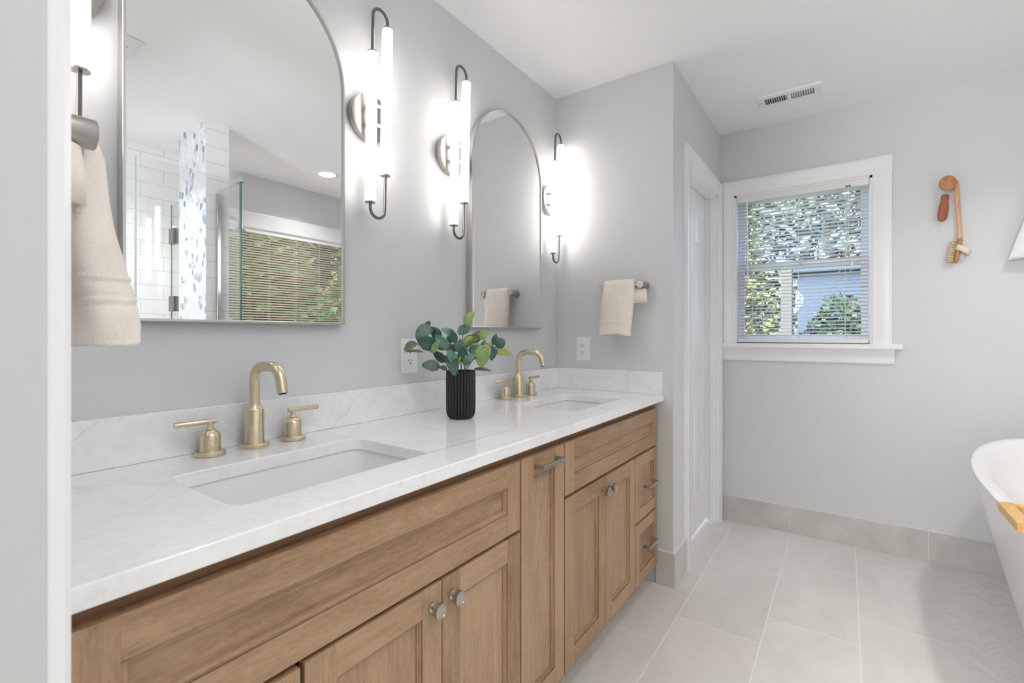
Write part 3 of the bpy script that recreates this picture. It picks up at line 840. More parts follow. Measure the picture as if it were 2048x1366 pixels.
# ================================================================== TOWEL BARS AND TOWELS (local: wall at y=0, room -y, bar along x)
def make_bar(label, loc, rz):
    t = thing('towel_bar', label, 'towel bar', loc, 'short nickel towel bars', rz)
    m = MB(); m.sweep([(-0.094, -0.060, 0), (0.094, -0.060, 0)], 0.0115, 20); m.build('bar', M_satin, t)
    for s in (-1, 1):
        m = MB(); m.lathe([(0.0165, -0.0785), (0.0172, -0.077), (0.0172, -0.004), (0.0195, -0.003), (0.0195, -0.0005)], (s * 0.095, 0, 0), 'Y', 28); m.build('post', M_satin, t)
    return t
tb = make_bar('nickel towel bar on the wall at the far end of the vanity', (0.398, Y1, 1.404), 0)
dup(tb, (0.479, YN, 1.396), 'nickel towel bar beside the doorway trim at left edge', PI)

def make_towel(label, loc, rz, flip=1):
    t = thing('hand_towel', label, 'towel', loc, 'cream hand towels', rz)
    N_ = 48
    def ring(z, xc, hw, yc, ty, ph, amp, p=2.6):
        out = []
        for k in range(N_):
            a = 2 * PI * k / N_; c, s = math.cos(a), math.sin(a)
            x = math.copysign(abs(c) ** (2 / p), c); y = math.copysign(abs(s) ** (2 / p), s)
            wob = amp * (math.sin(3.1 * x + ph) + 0.6 * math.sin(6.7 * x + 1.7 * ph))
            lift = 0.011 * (1 - x * x) * max(0.0, -s) * min(1.0, max(0.0, (-z - 0.12) / 0.12))
            out.append((xc + flip * hw * x, yc + ty * y + wob, z + lift))
        return out
    # front leg: (z, centre x, half width, centre y, half thickness)
    K = [(0.0285, -0.010, 0.076, -0.062, 0.0015), (0.0282, -0.010, 0.0765, -0.062, 0.012), (0.024, -0.010, 0.077, -0.063, 0.0240), (0.010, -0.010, 0.078, -0.067, 0.0320), (-0.01, -0.010, 0.079, -0.072, 0.0345),
         (-0.05, -0.012, 0.080, -0.079, 0.032), (-0.10, -0.014, 0.080, -0.088, 0.031), (-0.145, -0.015, 0.079, -0.095, 0.032), (-0.185, -0.016, 0.078, -0.101, 0.035), (-0.22, -0.016, 0.0775, -0.105, 0.037), (-0.243, -0.016, 0.077, -0.106, 0.036)]
    def interp(z):
        for a, b in zip(K[:-1], K[1:]):
            if b[0] <= z <= a[0]:
                f = (a[0] - z) / (a[0] - b[0]) if a[0] != b[0] else 0
                return [a[i] + (b[i] - a[i]) * f for i in range(5)]
        return list(K[-1])
    zs = [k[0] for k in K[:5]] + [-0.025 - i * 0.0031 for i in range(71)]
    rings = []
    for z in zs:
        _, xc, hw, yc, ty = interp(z)
        band = 0.0
        for zb in (-0.158, -0.186):
            if abs(z - zb) < 0.0030: band = 0.0016
            elif abs(z - zb) < 0.0075: band = -0.0010
        rings.append(ring(z, flip * xc, hw + band, yc, ty + band, 2.0 * z * 9, 0.0028 * min(1, max(0, -z * 8))))
    m = MB(); m.loft(rings, cap0=True); m.build('front_leg', M_towel, t, smooth=70, solid=0.006, solid_off=-1)
    # short back fold hanging between the bar and the wall
    K2 = [(-0.0165, 0.070, 0.040, -0.052, 0.009), (-0.020, 0.072, 0.044, -0.052, 0.016), (-0.05, 0.074, 0.045, -0.052, 0.0195), (-0.084, 0.074, 0.045, -0.052, 0.021)]
    rings = [ring(k[0], flip * k[1], k[2], k[3], k[4], 1.0 + k[0] * 9, 0.002) for k in K2]
    m = MB(); m.loft(rings, cap0=True); m.build('back_fold', M_towel, t, smooth=70, solid=0.006, solid_off=-1)
    return t
make_towel('cream hand towel on the bar at the far end of the vanity', (0.398, Y1, 1.404), 0)
make_towel('cream hand towel at left edge hanging beside the doorway trim', (0.479, YN, 1.396), PI, -1)

# ================================================================== OUTLETS
def make_outlet(label, loc, rz, s=1.0):
    t = thing('power_outlet', label, 'outlet', loc, 'white duplex wall outlets', rz)
    m = MB(); m.loft([[(a, y, b) for a, b in rrect(0, 0, 0.038 - i, 0.0615 - i, 0.004, 4)] for y, i in ((-0.0005, 0), (-0.004, 0.0005), (-0.006, 0.003))], cap0=True, cap1=True)
    m.build('cover_plate', M_white, t, smooth=30)
    for z in (0.0195, -0.0195):
        m = MB(); m.loft([[(a, y, z + b) for a, b in rrect(0, 0, 0.017 - i, 0.0145 - i, 0.0085, 6)] for y, i in ((-0.006, 0), (-0.0082, 0.0004), (-0.0085, 0.0012))], cap1=True)
        rc = m.build('receptacle', M_white, t, smooth=30)
        m = MB(); m.box(-0.0078, -0.0056, -0.0092, -0.0086, z - 0.0005, z + 0.0075); m.box(0.0056, 0.0074, -0.0092, -0.0086, z + 0.0005, z + 0.0070)
        m.lathe([(0.0026, -0.0092), (0.0026, -0.0086)], (0, 0, z - 0.0068), 'Y', 12)
        m.build('slots', M_dark, rc)
    m = MB(); m.lathe([(0.0001, -0.0075), (0.0028, -0.0072), (0.0032, -0.006)], (0, 0, 0), 'Y', 14); m.build('screw', M_white, t)
    return t
ou = make_outlet('white duplex outlet on the mirror wall behind the plant', (0, 1.1785, 1.093), -PI / 2)
ou.rotation_euler = (0, 0, PI / 2)
dup(ou, (0.1625, Y1, 1.0955), 'white duplex outlet on the end wall below the hand towel', 0)

# ================================================================== VASE AND PLANT
VX, VY = 0.215, 1.214
vs = thing('ribbed_vase', 'black ribbed vase holding eucalyptus between the sinks', 'vase', (VX, VY, CZ))
m = MB(); NF = 28
prof = [(0.030, 0.0), (0.037, 0.001), (0.0435, 0.006), (0.0475, 0.014), (0.0495, 0.028), (0.0500, 0.06), (0.0500, 0.12), (0.0495, 0.1585)]
prof = prof + [(0.0485, 0.160), (0.0465, 0.160), (0.0460, 0.155), (0.0450, 0.10), (0.040, 0.02)]
rings = []
for i, (r, h) in enumerate(prof):
    ring = []
    for k in range(NF * 6):
        a = 2 * PI * k / (NF * 6)
        fl = abs(math.sin(a * NF / 2)) ** 0.75
        amp = 0.0042 if 2 <= i <= 7 else (0.0012 if i < 2 else 0.0)
        ring.append(((r - amp * (1 - fl)) * math.cos(a), (r - amp * (1 - fl)) * math.sin(a), h))
    rings.append(ring)
m.loft(rings, cap0=True, cap1=True); m.build('vessel', M_black, vs, smooth=40)

PR = Vector((0.8176, 0.5758, 0)); PF = Vector((-0.5758, 0.8176, 0))   # right and away, seen from the doorway
pl = thing('eucalyptus_stems', 'green eucalyptus arrangement standing in the black ribbed vase', 'plant', (VX, VY, CZ))
def P3(a, b, z): return PR * a + PF * b + Vector((0, 0, z))
def leaf(base, tip, width, key, facing, curl):
    base, tip = Vector(base), Vector(tip); ax = tip - base; L = ax.length; ax.normalize()
    nrm = Vector(facing); nrm = (nrm - ax * nrm.dot(ax)).normalized(); sd = ax.cross(nrm)
    m = MB(); rows = []
    nn = 9
    for i in range(nn + 1):
        u = i / nn
        w = width * 0.5 * (math.sin(PI * min(1, u ** 0.80)) ** 0.60) if 0 < i < nn else 0.0006
        c = base + ax * (L * u) + nrm * (curl * L * (math.sin(PI * u) * 0.6 - u * u * 0.5))
        rows.append([tuple(c + sd * (w * q) + nrm * (w * 0.30 * abs(q) ** 1.5)) for q in (-1, -0.55, 0, 0.55, 1)])
    m.loft(rows, closed=False)
    return m.build('leaf', M_leaf[key], pl, smooth=60, solid=0.0006, solid_off=0)
# leaves measured in metres in the plant's own frame: base (right, up), tip (right, up), width, depth away, colour
LV = [
 ((0.013,0.258),(0.040,0.302),0.028,0.02,'l'), ((-0.100,0.256),(-0.140,0.214),0.040,-0.03,'g'), ((-0.108,0.254),(-0.124,0.264),0.026,0.02,'d'),
 ((-0.144,0.196),(-0.183,0.176),0.036,-0.02,'g'), ((-0.072,0.208),(-0.112,0.250),0.034,0.02,'d'), ((-0.076,0.206),(-0.086,0.243),0.024,-0.01,'d'),
 ((-0.076,0.190),(-0.134,0.206),0.040,-0.035,'d'), ((-0.124,0.167),(-0.182,0.170),0.010,-0.01,'y'), ((-0.090,0.166),(-0.066,0.204),0.020,-0.05,'l'),
 ((-0.022,0.215),(-0.062,0.245),0.030,0.01,'t'), ((-0.034,0.180),(-0.074,0.222),0.028,-0.05,'t'), ((-0.014,0.200),(-0.028,0.240),0.022,-0.045,'d'),
 ((-0.010,0.226),(0.010,0.258),0.028,0.03,'t'), ((0.008,0.228),(0.026,0.256),0.018,0.045,'g'), ((0.006,0.182),(0.056,0.218),0.046,0.02,'o'),
 ((0.008,0.188),(0.040,0.218),0.024,-0.04,'l'), ((0.062,0.208),(0.088,0.240),0.032,0.03,'l'), ((0.108,0.190),(0.118,0.226),0.017,0.02,'d'),
 ((0.118,0.184),(0.146,0.206),0.038,0.0,'d'), ((0.116,0.172),(0.168,0.162),0.020,-0.02,'y'), ((0.106,0.190),(0.106,0.145),0.027,-0.03,'d'),
 ((0.104,0.168),(0.076,0.196),0.030,0.01,'y'), ((0.088,0.194),(0.072,0.126),0.048,-0.045,'l'), ((0.028,0.170),(0.072,0.186),0.026,-0.03,'t'),
 ((0.014,0.124),(0.052,0.162),0.030,-0.06,'t'), ((0.012,0.132),(0.018,0.184),0.034,-0.045,'d'), ((-0.012,0.134),(-0.034,0.172),0.030,-0.06,'t'),
 ((-0.034,0.158),(-0.012,0.098),0.036,-0.062,'d'), ((-0.068,0.116),(-0.122,0.126),0.034,-0.02,'g'), ((-0.044,0.108),(-0.070,0.118),0.013,-0.01,'g'),
 ((0.046,0.111),(0.100,0.108),0.011,-0.03,'g'), ((-0.030,0.124),(-0.062,0.150),0.026,0.02,'o'), ((-0.050,0.134),(-0.088,0.166),0.026,0.0,'d'),
 ((-0.026,0.166),(-0.062,0.190),0.028,0.03,'o'), ((-0.002,0.164),(0.002,0.208),0.026,-0.03,'t'), ((0.070,0.178),(0.082,0.206),0.013,-0.02,'g'),
 ((-0.106,0.172),(-0.134,0.180),0.010,0.02,'g'), ((-0.020,0.168),(-0.016,0.206),0.020,0.01,'o'), ((0.000,0.128),(0.004,0.152),0.012,-0.05,'y'),
 ((0.036,0.196),(0.058,0.232),0.026,0.05,'t'), ((-0.048,0.196),(-0.030,0.226),0.026,0.05,'d'), ((0.048,0.148),(0.072,0.176),0.026,0.05,'o'),
 ((-0.060,0.172),(-0.098,0.192),0.030,0.05,'t'), ((0.024,0.140),(0.050,0.148),0.024,0.05,'d'), ((-0.016,0.176),(0.006,0.196),0.024,0.055,'o')]
random.seed(11)
CAMV = Vector((0.5758, -0.8176, 0))
for (b, tp, w, dp, key) in LV:
    fx = CAMV + Vector((random.uniform(-0.5, 0.5), random.uniform(-0.4, 0.4), random.uniform(0.1, 0.8)))
    b3 = P3(b[0], dp * 0.75, b[1] + 0.055); t3 = P3(tp[0], dp * 1.15, tp[1] + 0.055)
    t3 = b3 + (t3 - b3) * 1.10
    leaf(b3, t3, w * 1.15, key, fx, random.uniform(0.05, 0.22))
ST = [((-0.02, 0.0), (-0.085, 0.160, -0.02), (-0.150, 0.200, -0.03)), ((-0.015, 0.01), (-0.045, 0.17, 0.01), (-0.085, 0.225, 0.02)), ((-0.01, -0.01), (-0.02, 0.18, -0.03), (-0.045, 0.215, -0.03)),
      ((0.0, 0.01), (0.0, 0.19, 0.02), (0.014, 0.262, 0.02)), ((0.01, 0.0), (0.03, 0.215, 0.03), (0.066, 0.240, 0.03)), ((0.012, 0.0), (0.07, 0.165, 0.0), (0.122, 0.178, -0.01)),
      ((0.01, -0.015), (0.03, 0.14, -0.04), (0.085, 0.188, -0.04)), ((-0.015, -0.01), (-0.05, 0.122, -0.02), (-0.075, 0.118, -0.02))]
for (b, mid_, e) in ST:
    p0 = P3(b[0], b[1], 0.025); p1 = P3(mid_[0], mid_[2], mid_[1] + 0.055); p2 = P3(e[0], e[2], e[1] + 0.055)
    pm = P3(b[0] * 1.4, b[1] * 1.2, 0.155)
    pts = []
    ctrl = [p0, pm, p1, p2]
    for i in range(3):
        a = ctrl[max(0, i - 1)]; bb = ctrl[i]; c = ctrl[i + 1]; dd = ctrl[min(3, i + 2)]
        for k in range(6):
            u = k / 6
            pts.append(0.5 * ((2 * bb) + (c - a) * u + (2 * a - 5 * bb + 4 * c - dd) * u * u + (3 * bb - a - 3 * c + dd) * u ** 3))
    pts.append(p2)
    m = MB(); m.sweep(pts, lambda q: 0.0020 - 0.0011 * q, 7); m.build('stem', M_stem, pl)

# ================================================================== CEILING VENTS AND DOWNLIGHTS
t = thing('ceiling_vent', 'white slotted air vent in the ceiling near the window', 'vent', (1.032, 2.909, H))
m = MB()
hx, hy = 0.152, 0.070
m.loft([[(a, b, z) for a, b in rrect(0, 0, hx - i, hy - i, 0.004, 3)] for z, i in ((-0.0005, 0), (-0.004, 0.001), (-0.009, 0.008), (-0.009, 0.022))])
m.box(-hx + 0.02, -hx + 0.038, -hy + 0.036, hy - 0.036, -0.0092, -0.0075); m.box(hx - 0.038, hx - 0.02, -hy + 0.036, hy - 0.036, -0.0092, -0.0075)
m.box(-0.010, 0.010, -hy + 0.036, hy - 0.036, -0.0092, -0.0075)
m.box(-hx + 0.02, hx - 0.02, -hy + 0.02, -hy + 0.036, -0.0092, -0.0075); m.box(-hx + 0.02, hx - 0.02, hy - 0.036, hy - 0.02, -0.0092, -0.0075)
m.build('frame', M_white, t, smooth=0)
m = MB()
for sgn in (-1, 1):
    for k in range(10):
        x = sgn * (0.013 + k * 0.0108)
        m.loft([[(x + sgn * 0.0062, yy, -0.0015), (x + sgn * 0.0070, yy, -0.0022), (x + sgn * 0.0008, yy, -0.0090), (x, yy, -0.0083)] for yy in (-hy + 0.035, hy - 0.035)], cap0=True, cap1=True)
m.build('louvers', M_white, t, smooth=0)
box_obj('duct_opening', (-hx + 0.03, hx - 0.03, -hy + 0.03, hy - 0.03, -0.0012, -0.0006), M_grille, t)
for x in (-hx + 0.022, hx - 0.022):
    m = MB(); m.lathe([(0.0001, -0.0108), (0.003, -0.0104), (0.0034, -0.009)], (x, 0, 0), n=12); m.build('screw', M_satin, t)

t = thing('exhaust_fan_grille', 'white square exhaust fan grille on the ceiling, edge seen in the near mirror', 'vent', (1.415, 0.625, H))
m = MB()
m.loft([[(a, b, z) for a, b in rrect(0, 0, 0.15 - i, 0.15 - i, 0.012, 4)] for z, i in ((-0.001, 0.0), (-0.006, 0.0), (-0.020, 0.02), (-0.022, 0.045))])
for k in range(9):
    y = -0.105 + k * 0.02333
    m.box(-0.105, 0.105, y - 0.004, y + 0.010, -0.0225, -0.019)
for x in (-0.105, -0.037, 0.031, 0.099): m.box(x - 0.003, x + 0.009, -0.107, 0.107, -0.0235, -0.0226)
m.build('grille', M_white, t, smooth=30)
box_obj('fan_housing', (-0.108, 0.108, -0.108, 0.108, -0.010, -0.004), M_dark, t)

def make_can(label, loc, watts):
    t = thing('recessed_light', label, 'ceiling light', loc, 'recessed ceiling lights')
    m = MB(); m.lathe([(0.092, -0.0006), (0.092, -0.003), (0.088, -0.005), (0.066, -0.004), (0.062, -0.0015)], n=48, caps=False); m.build('trim_ring', M_white, t)
    m = MB(); m.lathe([(0.0005, -0.0022), (0.060, -0.0022), (0.061, -0.0008)], n=40, caps=False); m.build('lens', M_can, t)
    ld = bpy.data.lights.new('downlight_beam', 'AREA'); ld.shape = 'DISK'; ld.size = 0.12; ld.energy = watts; ld.spread = math.radians(125); ld.color = (1.0, 0.985, 0.97)
    lo = bpy.data.objects.new('downlight_beam', ld); COL.objects.link(lo); lo.parent = t; lo.location = (0, 0, -0.004)
    return t
make_can('lit recessed ceiling light above the tub, seen in the near mirror', (2.135, 2.240, H), CAN_L)
make_can('added recessed fill light over the shower, out of view', (2.10, 0.62, H), CAN2_L)  # added to brighten the room, no fixture seen here
make_can('added recessed fill light just inside the doorway, out of view', (1.35, 0.42, H), CAN3_L)  # added fill near the vanity, no fixture seen here

# ================================================================== SHOWER GLASS (seen in the mirror)
GX = 1.580; GT = 2.035
def glass_panel(name, label, b, edges, hw, em=None):
    t = thing(name, label, 'shower glass', (0, 0, 0))
    m = MB(); m.box(*b); g = m.build('pane', M_sglass, t, smooth=0)
    m = MB()
    for e in edges: m.box(*e)
    m.build('polished_edge', em or M_gedge2, t, smooth=0)
    for nm, q in hw:
        m = MB(); m.box(*q); m.build(nm, M_hinge if nm == 'hinge' else M_chrome, t, bevel=0.002)
    return t
glass_panel('shower_side_panel', 'clear glass return panel between tiled column and corner clip, in the near mirror', (GX + 0.012, 1.8655, 1.320, 1.328, 0.02, GT),
            [(GX + 0.002, GX + 0.012, 1.320, 1.3282, 0.02, GT)],
            [('wall_channel', (1.848, 1.866, 1.314, 1.334, 0.02, GT - 0.02)), ('corner_clip', (GX - 0.014, GX + 0.055, 1.312, 1.338, GT + 0.0, GT + 0.026))], M_gedge)
glass_panel('shower_front_panel', 'clear front shower glass with lamp reflections, in the near mirror', (GX - 0.010, GX - 0.002, 0.835, 1.318, 0.02, GT),
            [(GX - 0.0102, GX - 0.0018, 0.832, 0.835, 0.02, GT)], [('floor_channel', (GX - 0.016, GX + 0.004, 0.835, 1.318, 0.0, 0.02))])
glass_panel('shower_door', 'frameless glass shower door left of the front panel, in the near mirror', (GX - 0.010, GX - 0.002, 0.12, 0.827, 0.02, GT),
            [(GX - 0.0102, GX - 0.0018, 0.826, 0.829, 0.02, GT)], [('floor_sweep', (GX - 0.012, GX, 0.12, 0.827, 0.0005, 0.02))])
glass_panel('shower_end_panel', 'narrow hinged glass strip behind the mosaic column, in the near mirror', (2.2465, 2.405, 1.268, 1.276, 0.02, GT - 0.01),
            [(2.405, 2.409, 1.2678, 1.2762, 0.02, GT - 0.01)],
            [('hinge', (2.340, 2.412, 1.258, 1.290, 1.765, 1.865)), ('hinge', (2.340, 2.412, 1.258, 1.290, 1.322, 1.422)), ('floor_channel', (2.2465, 2.405, 1.264, 1.280, 0.0, 0.02))])
t = thing('wall_shower', 'small chrome shower head standing in for a glass reflection past the tiled column, in the near mirror', 'shower head', (1.955, 1.388, 1.90))  # added fitting in place of a reflection in the shower glass
m = MB(); m.lathe([(0.030, 0.0), (0.030, 0.004), (0.012, 0.010)], (0, 0, 0), 'Y', 24); m.build('flange', M_chrome, t)
m = MB(); m.sweep([(0, 0.005, 0), (0, 0.04, 0.012), (0, 0.075, 0.012), (0, 0.10, -0.005), (0, 0.108, -0.03)], 0.010, 12); m.build('curved_arm', M_chrome, t)
m = MB(); m.lathe([(0.010, 0.0), (0.014, -0.012), (0.030, -0.030), (0.031, -0.04), (0.028, -0.042)], (0, 0.108, -0.025), n=24); m.build('spray_head', M_chrome, t)

# ================================================================== BATHTUB
TZ, TD, TXC, TA, TYC, TB_, TN = 0.625, 0.078, 2.093, 0.409, 2.29, 0.839, 2.995
t = thing('freestanding_bathtub', 'white freestanding bathtub with sloping sides at right', 'bathtub', (TXC, TYC, 0))
def tring(a, b, zr, dz, n, k=72):
    out = []
    for i in range(k):
        th = 2 * PI * i / k; c, s = math.cos(th), math.sin(th)
        x = a * math.copysign(abs(c) ** (2 / n), c); y = b * math.copysign(abs(s) ** (2 / n), s)
        out.append((x, y, zr + dz * abs(y / b) ** 2.5))
    return out
m = MB(); rings = []
rings.append(tring(0.245, 0.60, 0.0, 0, 2.6))
for u in [0.0, 0.04, 0.12, 0.25, 0.4, 0.55, 0.7, 0.82, 0.92, 0.98]:
    f = u ** 0.85
    a = 0.262 + (TA - 0.262) * f; b = 0.615 + (TB_ - 0.615) * (u ** 1.15)
    rings.append(tring(a, b, 0.004 + (TZ - 0.006) * u, TD * u, 2.6 + (TN - 2.6) * u))
rings.append(tring(TA + 0.000, TB_, TZ - 0.008, TD, TN)); rings.append(tring(TA - 0.001, TB_ - 0.001, TZ - 0.002, TD, TN))
rings.append(tring(TA - 0.006, TB_ - 0.006, TZ, TD, TN)); rings.append(tring(TA - 0.034, TB_ - 0.036, TZ, TD, TN)); rings.append(tring(TA - 0.042, TB_ - 0.044, TZ - 0.006, TD, TN))
for u in [0.9, 0.7, 0.5, 0.3, 0.15, 0.06]:
    a = 0.225 + (TA - 0.05 - 0.225) * u ** 0.7; b = 0.53 + (TB_ - 0.055 - 0.53) * u ** 0.8
    rings.append(tring(a, b, 0.13 + (TZ - 0.14) * u, TD * u, 2.8))
rings.append(tring(0.18, 0.46, 0.128, 0, 2.6))
m.loft(rings, cap0=True, cap1=True); m.build('shell', M_tub, t, smooth=50)
m = MB(); m.lathe([(0.033, 0.0), (0.033, 0.004), (0.026, 0.008), (0.001, 0.009)], (0.0, 0, 0.128), n=28); m.build('drain_cover', M_chrome, t)

TRY = 1.873
t = thing('bath_caddy_tray', 'bamboo bath tray lying across the tub rim at right edge', 'tray', (1.643, TRY, TZ + 0.0275))
m = MB()
def tray_end(mb, s):
    x0, x1 = (0.0, 0.11) if s < 0 else (0.70, 0.81)
LX = 0.85; HY = 0.100; TZH = 0.026
m.box(0, 0.028, -HY, HY, 0, TZH); m.box(LX - 0.028, LX, -HY, HY, 0, TZH)
m.box(0.028, LX - 0.028, -HY, -HY + 0.022, 0, TZH); m.box(0.028, LX - 0.028, HY - 0.022, HY, 0, TZH)
m.box(0.105, 0.128, -HY + 0.022, HY - 0.022, 0, TZH); m.box(LX - 0.128, LX - 0.105, -HY + 0.022, HY - 0.022, 0, TZH)
m.build('frame', M_bamboo, t, smooth=0, bevel=0.003)
m = MB()
for k in range(8):
    y = -HY + 0.026 + k * 0.0186
    m.box(0.128, LX - 0.128, y, y + 0.013, 0.004, 0.012)
m.build('slats', M_bamboo, t, smooth=0, bevel=0.001)
m = MB(); m.box(0.085, 0.10, -HY + 0.024, HY - 0.024, -0.010, 0.004); m.box(LX - 0.10, LX - 0.085, -HY + 0.024, HY - 0.024, -0.010, 0.004); m.build('foot_rail', M_bamboo, t, smooth=0, bevel=0.002)

# ================================================================== THINGS ON THE WINDOW WALL (local: wall at y=0, room -y)
t = thing('wall_peg', 'round wooden wall peg holding the bath brush and foot file', 'hook', (1.693, Y2, 1.926))
m = MB(); m.lathe([(0.0215, -0.0005), (0.0215, -0.006), (0.011, -0.012), (0.009, -0.034), (0.014, -0.040)], (0.006, 0, 0), 'Y', 28); m.build('stalk', M_peg, t)
m = MB()
m.loft([[(0.001 + r * math.cos(a) * 0.93, h, r * math.sin(a) * 1.08) for a in [2 * PI * k / 36 for k in range(36)]] for r, h in ((0.016, -0.039), (0.030, -0.043), (0.036, -0.050), (0.0355, -0.057), (0.030, -0.062), (0.012, -0.0645))], cap0=True, cap1=True)
m.build('disc_head', M_peg, t, smooth=45)

t = thing('foot_file', 'reddish brown wooden foot file hanging below the peg on a white cord', 'foot file', (1.698, Y2 - 0.030, 1.905))
m = MB()
rings = []
for z, hw in ((-0.028, 0.008), (-0.031, 0.013), (-0.040, 0.0155), (-0.060, 0.0150), (-0.072, 0.0150), (-0.074, 0.0175), (-0.10, 0.0195), (-0.13, 0.0195), (-0.152, 0.0165), (-0.160, 0.011), (-0.163, 0.005)):
    xc = -0.010 + (z + 0.03) * 0.10
    rings.append([(xc + hw * math.cos(a), 0.007 * math.sin(a), z) for a in [2 * PI * k / 20 for k in range(20)]])
m.loft(rings, cap0=True, cap1=True); m.build('paddle', M_padauk, t, smooth=50)
m = MB(); m.sweep([(-0.008, 0, -0.032), (-0.014, 0.0, -0.015), (-0.008, 0.0, 0.008), (0.000, 0.0, 0.0335), (0.008, 0.0, 0.008), (0.010, 0.0, -0.012), (-0.006, 0, -0.032)], 0.0016, 8); m.build('hanging_cord', M_cord, t)

t = thing('bath_brush', 'long-handled beech bath brush hanging from the peg, bristles facing left', 'brush', (1.722, Y2 - 0.020, 1.912))
m = MB(); rings = []
for z, xc, hw, hy_ in ((0.030, 0.006, 0.004, 0.004), (0.026, 0.007, 0.009, 0.006), (0.0, 0.009, 0.0100, 0.0065), (-0.08, 0.012, 0.0095, 0.006), (-0.17, 0.017, 0.0085, 0.006), (-0.24, 0.021, 0.0085, 0.006), (-0.265, 0.022, 0.0105, 0.008)):
    rings.append([(xc + hw * math.cos(a), hy_ * math.sin(a), z) for a in [2 * PI * k / 16 for k in range(16)]])
m.loft(rings, cap0=True, cap1=True); m.build('handle', M_beech, t, smooth=50)
# head is turned edge-on: bristles point to -x
m = MB(); rings = []
for z, xc, hw, hy_ in ((-0.262, 0.022, 0.006, 0.010), (-0.268, 0.021, 0.0095, 0.016), (-0.30, 0.017, 0.0105, 0.021), (-0.34, 0.011, 0.0105, 0.021), (-0.372, 0.005, 0.0095, 0.017), (-0.384, 0.003, 0.006, 0.009)):
    rings.append([(xc + hw * math.copysign(abs(math.cos(a)) ** 0.7, math.cos(a)), hy_ * math.copysign(abs(math.sin(a)) ** 0.7, math.sin(a)), z) for a in [2 * PI * k / 20 for k in range(20)]])
m.loft(rings, cap0=True, cap1=True); hd = m.build('brush_head', M_padauk if False else M_peg, t, smooth=50)
m = MB()
for i in range(14):
    z = -0.272 - i * 0.0078; xb = 0.010 + (z + 0.272) * 0.155
    for j in range(5):
        y = -0.014 + j * 0.007
        m.sweep([(xb, y, z), (xb - 0.022, y * 1.15, z - 0.002)], lambda q: 0.0024 + 0.0008 * q, 6)
m.build('bristles', M_brist, hd)
m = MB()
pts = [(0.008, -0.0235, -0.305), (0.024, -0.030, -0.314), (0.046, -0.030, -0.330), (0.058, -0.012, -0.340), (0.056, 0.006, -0.338), (0.030, 0.018, -0.320), (0.010, 0.021, -0.308)]
m.loft([[(p[0], p[1], p[2] + 0.013), (p[0] - 0.006, p[1], p[2] - 0.013)] for p in pts], closed=False)
m.build('hand_strap', M_strap, hd, smooth=60, solid=0.002, solid_off=0)

t = thing('robe_hook', 'nickel robe hook on the window wall behind the hanging white towel', 'hook', (2.10, Y2, 2.02))
m = MB(); m.lathe([(0.022, -0.0005), (0.022, -0.006), (0.008, -0.010), (0.007, -0.045), (0.012, -0.050), (0.012, -0.056)], (0, 0, 0), 'Y', 24); m.build('hook_body', M_satin, t)
t = thing('white_bath_towel', 'white bath towel hanging on the window wall at the right edge', 'towel', (2.10, Y2 - 0.012, 2.02))
m = MB(); rings = []
for i in range(31):
    u = i / 30; z = 0.012 - 0.497 * u
    hw = 0.025 + 0.168 * (u ** 0.85); th_ = 0.022 + 0.022 * u
    amp = 0.014 * u
    band = 0.0018 if 0.91 < u < 0.925 or u > 0.985 else 0.0
    ring = []
    for k in range(64):
        a = 2 * PI * k / 64; c, s = math.cos(a), math.sin(a)
        x = math.copysign(abs(c) ** 0.8, c)
        y = -0.045 * (1 - 0.2 * u) + (th_ * s) * 0.75 + amp * math.sin(7 * x + 1.0) * 0.6
        ring.append((x * (hw + band), min(y, 0.006), z - 0.012 * x * x * u))
    rings.append(ring)
m.loft(rings, cap0=True); m.build('cloth', M_robe, t, smooth=70, solid=0.005, solid_off=-1)

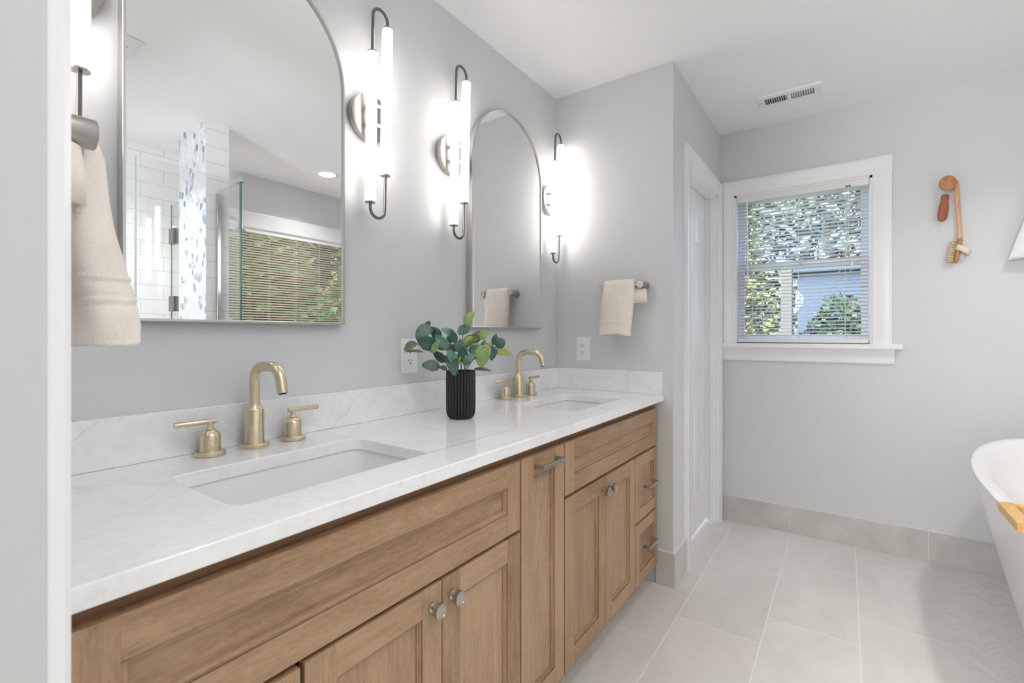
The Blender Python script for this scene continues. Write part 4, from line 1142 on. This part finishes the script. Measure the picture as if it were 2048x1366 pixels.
# ================================================================== OUTSIDE
struct(box_obj('ground_outside', (-14, 22, -8, 26, -1.3, -1.2), M_lawn), 'lawn outside the windows', 'ground')
def tree(name, label, loc, rad, hgt, n, mat, size, trunk=0.1, z0=0.0, seed=1, group=None):
    random.seed(seed)
    t = thing(name, label, 'tree', loc, group)
    m = MB()
    for k in range(n):
        while True:
            p = Vector((random.uniform(-1, 1), random.uniform(-1, 1), random.uniform(-1, 1)))
            if 0.25 < p.length < 1: break
        lump = 0.75 + 0.25 * math.sin(5 * p.x + seed) * math.sin(4 * p.z + 2 * seed)
        c = Vector((p.x * rad[0] * lump, p.y * rad[1] * lump, z0 + hgt * 0.5 + p.z * (hgt * 0.5)))
        a = Vector((random.gauss(0, 1), random.gauss(0, 1), random.gauss(0, 1))).normalized()
        b = a.orthogonal().normalized(); s = size * random.uniform(0.6, 1.4)
        m.face([c - a * s, c + b * s * 0.5, c + a * s, c - b * s * 0.5])
    m.build('foliage', mat, t, smooth=0)
    m = MB(); m.sweep([(0, 0, -1.2 - loc[2]), (0.05, 0, z0 * 0.5), (0.0, 0.05, z0 + hgt * 0.6)], lambda q: trunk * (1 - 0.6 * q), 12); m.build('trunk', M_bark, t)
    return t
tree('leafy_tree', 'pale leafy tree filling the upper part of the back window', (1.0, 10.2, -1.2), (3.6, 1.6, 0), 6.6, 17000, M_folb, 0.085, 0.2, 2.0, 2, 'trees beyond the windows')
tree('leafy_tree', 'olive green tree behind the lower left part of the back window', (-0.45, 7.6, -1.2), (1.25, 1.0, 0), 4.2, 11000, M_folo, 0.06, 0.16, 0.3, 5, 'trees beyond the windows')
tree('evergreen_shrub', 'dark green shrub below the slate-blue backdrop in the back window', (1.22, 6.5, -1.2), (0.62, 0.5, 0), 2.75, 9000, M_fol, 0.045, 0.08, 0.1, 8)
tree('garden_shrub', 'bushy green shrub outside the tub window, left part in the mirror', (4.9, 2.7, -1.2), (0.9, 1.7, 0), 4.6, 15000, M_fol2, 0.075, 0.1, 0.1, 12, 'shrubs outside the tub window')
tree('garden_shrub', 'bushy green shrub outside the tub window, right part in the mirror', (5.2, 5.6, -1.2), (1.0, 1.7, 0), 4.6, 15000, M_fol2, 0.075, 0.1, 0.1, 15, 'shrubs outside the tub window')
tree('garden_tree', 'tall dark tree behind the green shrubs outside the tub window', (7.6, 4.6, -1.2), (1.1, 3.6, 0), 6.8, 7000, M_fol, 0.20, 0.2, 0.3, 21)
m = MB(); m.box(-0.05, 0.05, -0.05, 0.05, 0, 3.08); m.box(-0.06, 0.06, -0.06, 0.06, 3.08, 3.12)
o = m.build('garden_post', M_post, None, smooth=0, bevel=0.006); o.location = (0.785, 5.6, -1.2); tag(o, 'pale square post outside the lower back window', 'post')
t = thing('sky_reflection_backdrop', 'slate-blue shed standing in for reflected sky, at the lower right of the back window', 'backdrop', (1.9, 7.7, -1.2))  # built shape replaces sky reflected in the window glass
m = MB()
for k in range(20): m.box(-1.15, 1.3, -0.35, 0.35, 0.16 * k, 0.16 * k + 0.159)
m.build('wall', M_slate, t, smooth=0)
m = MB(); m.box(-1.25, 1.4, -0.45, 0.45, 3.2, 3.26); m.build('backdrop_cap', M_slate, t, smooth=0)
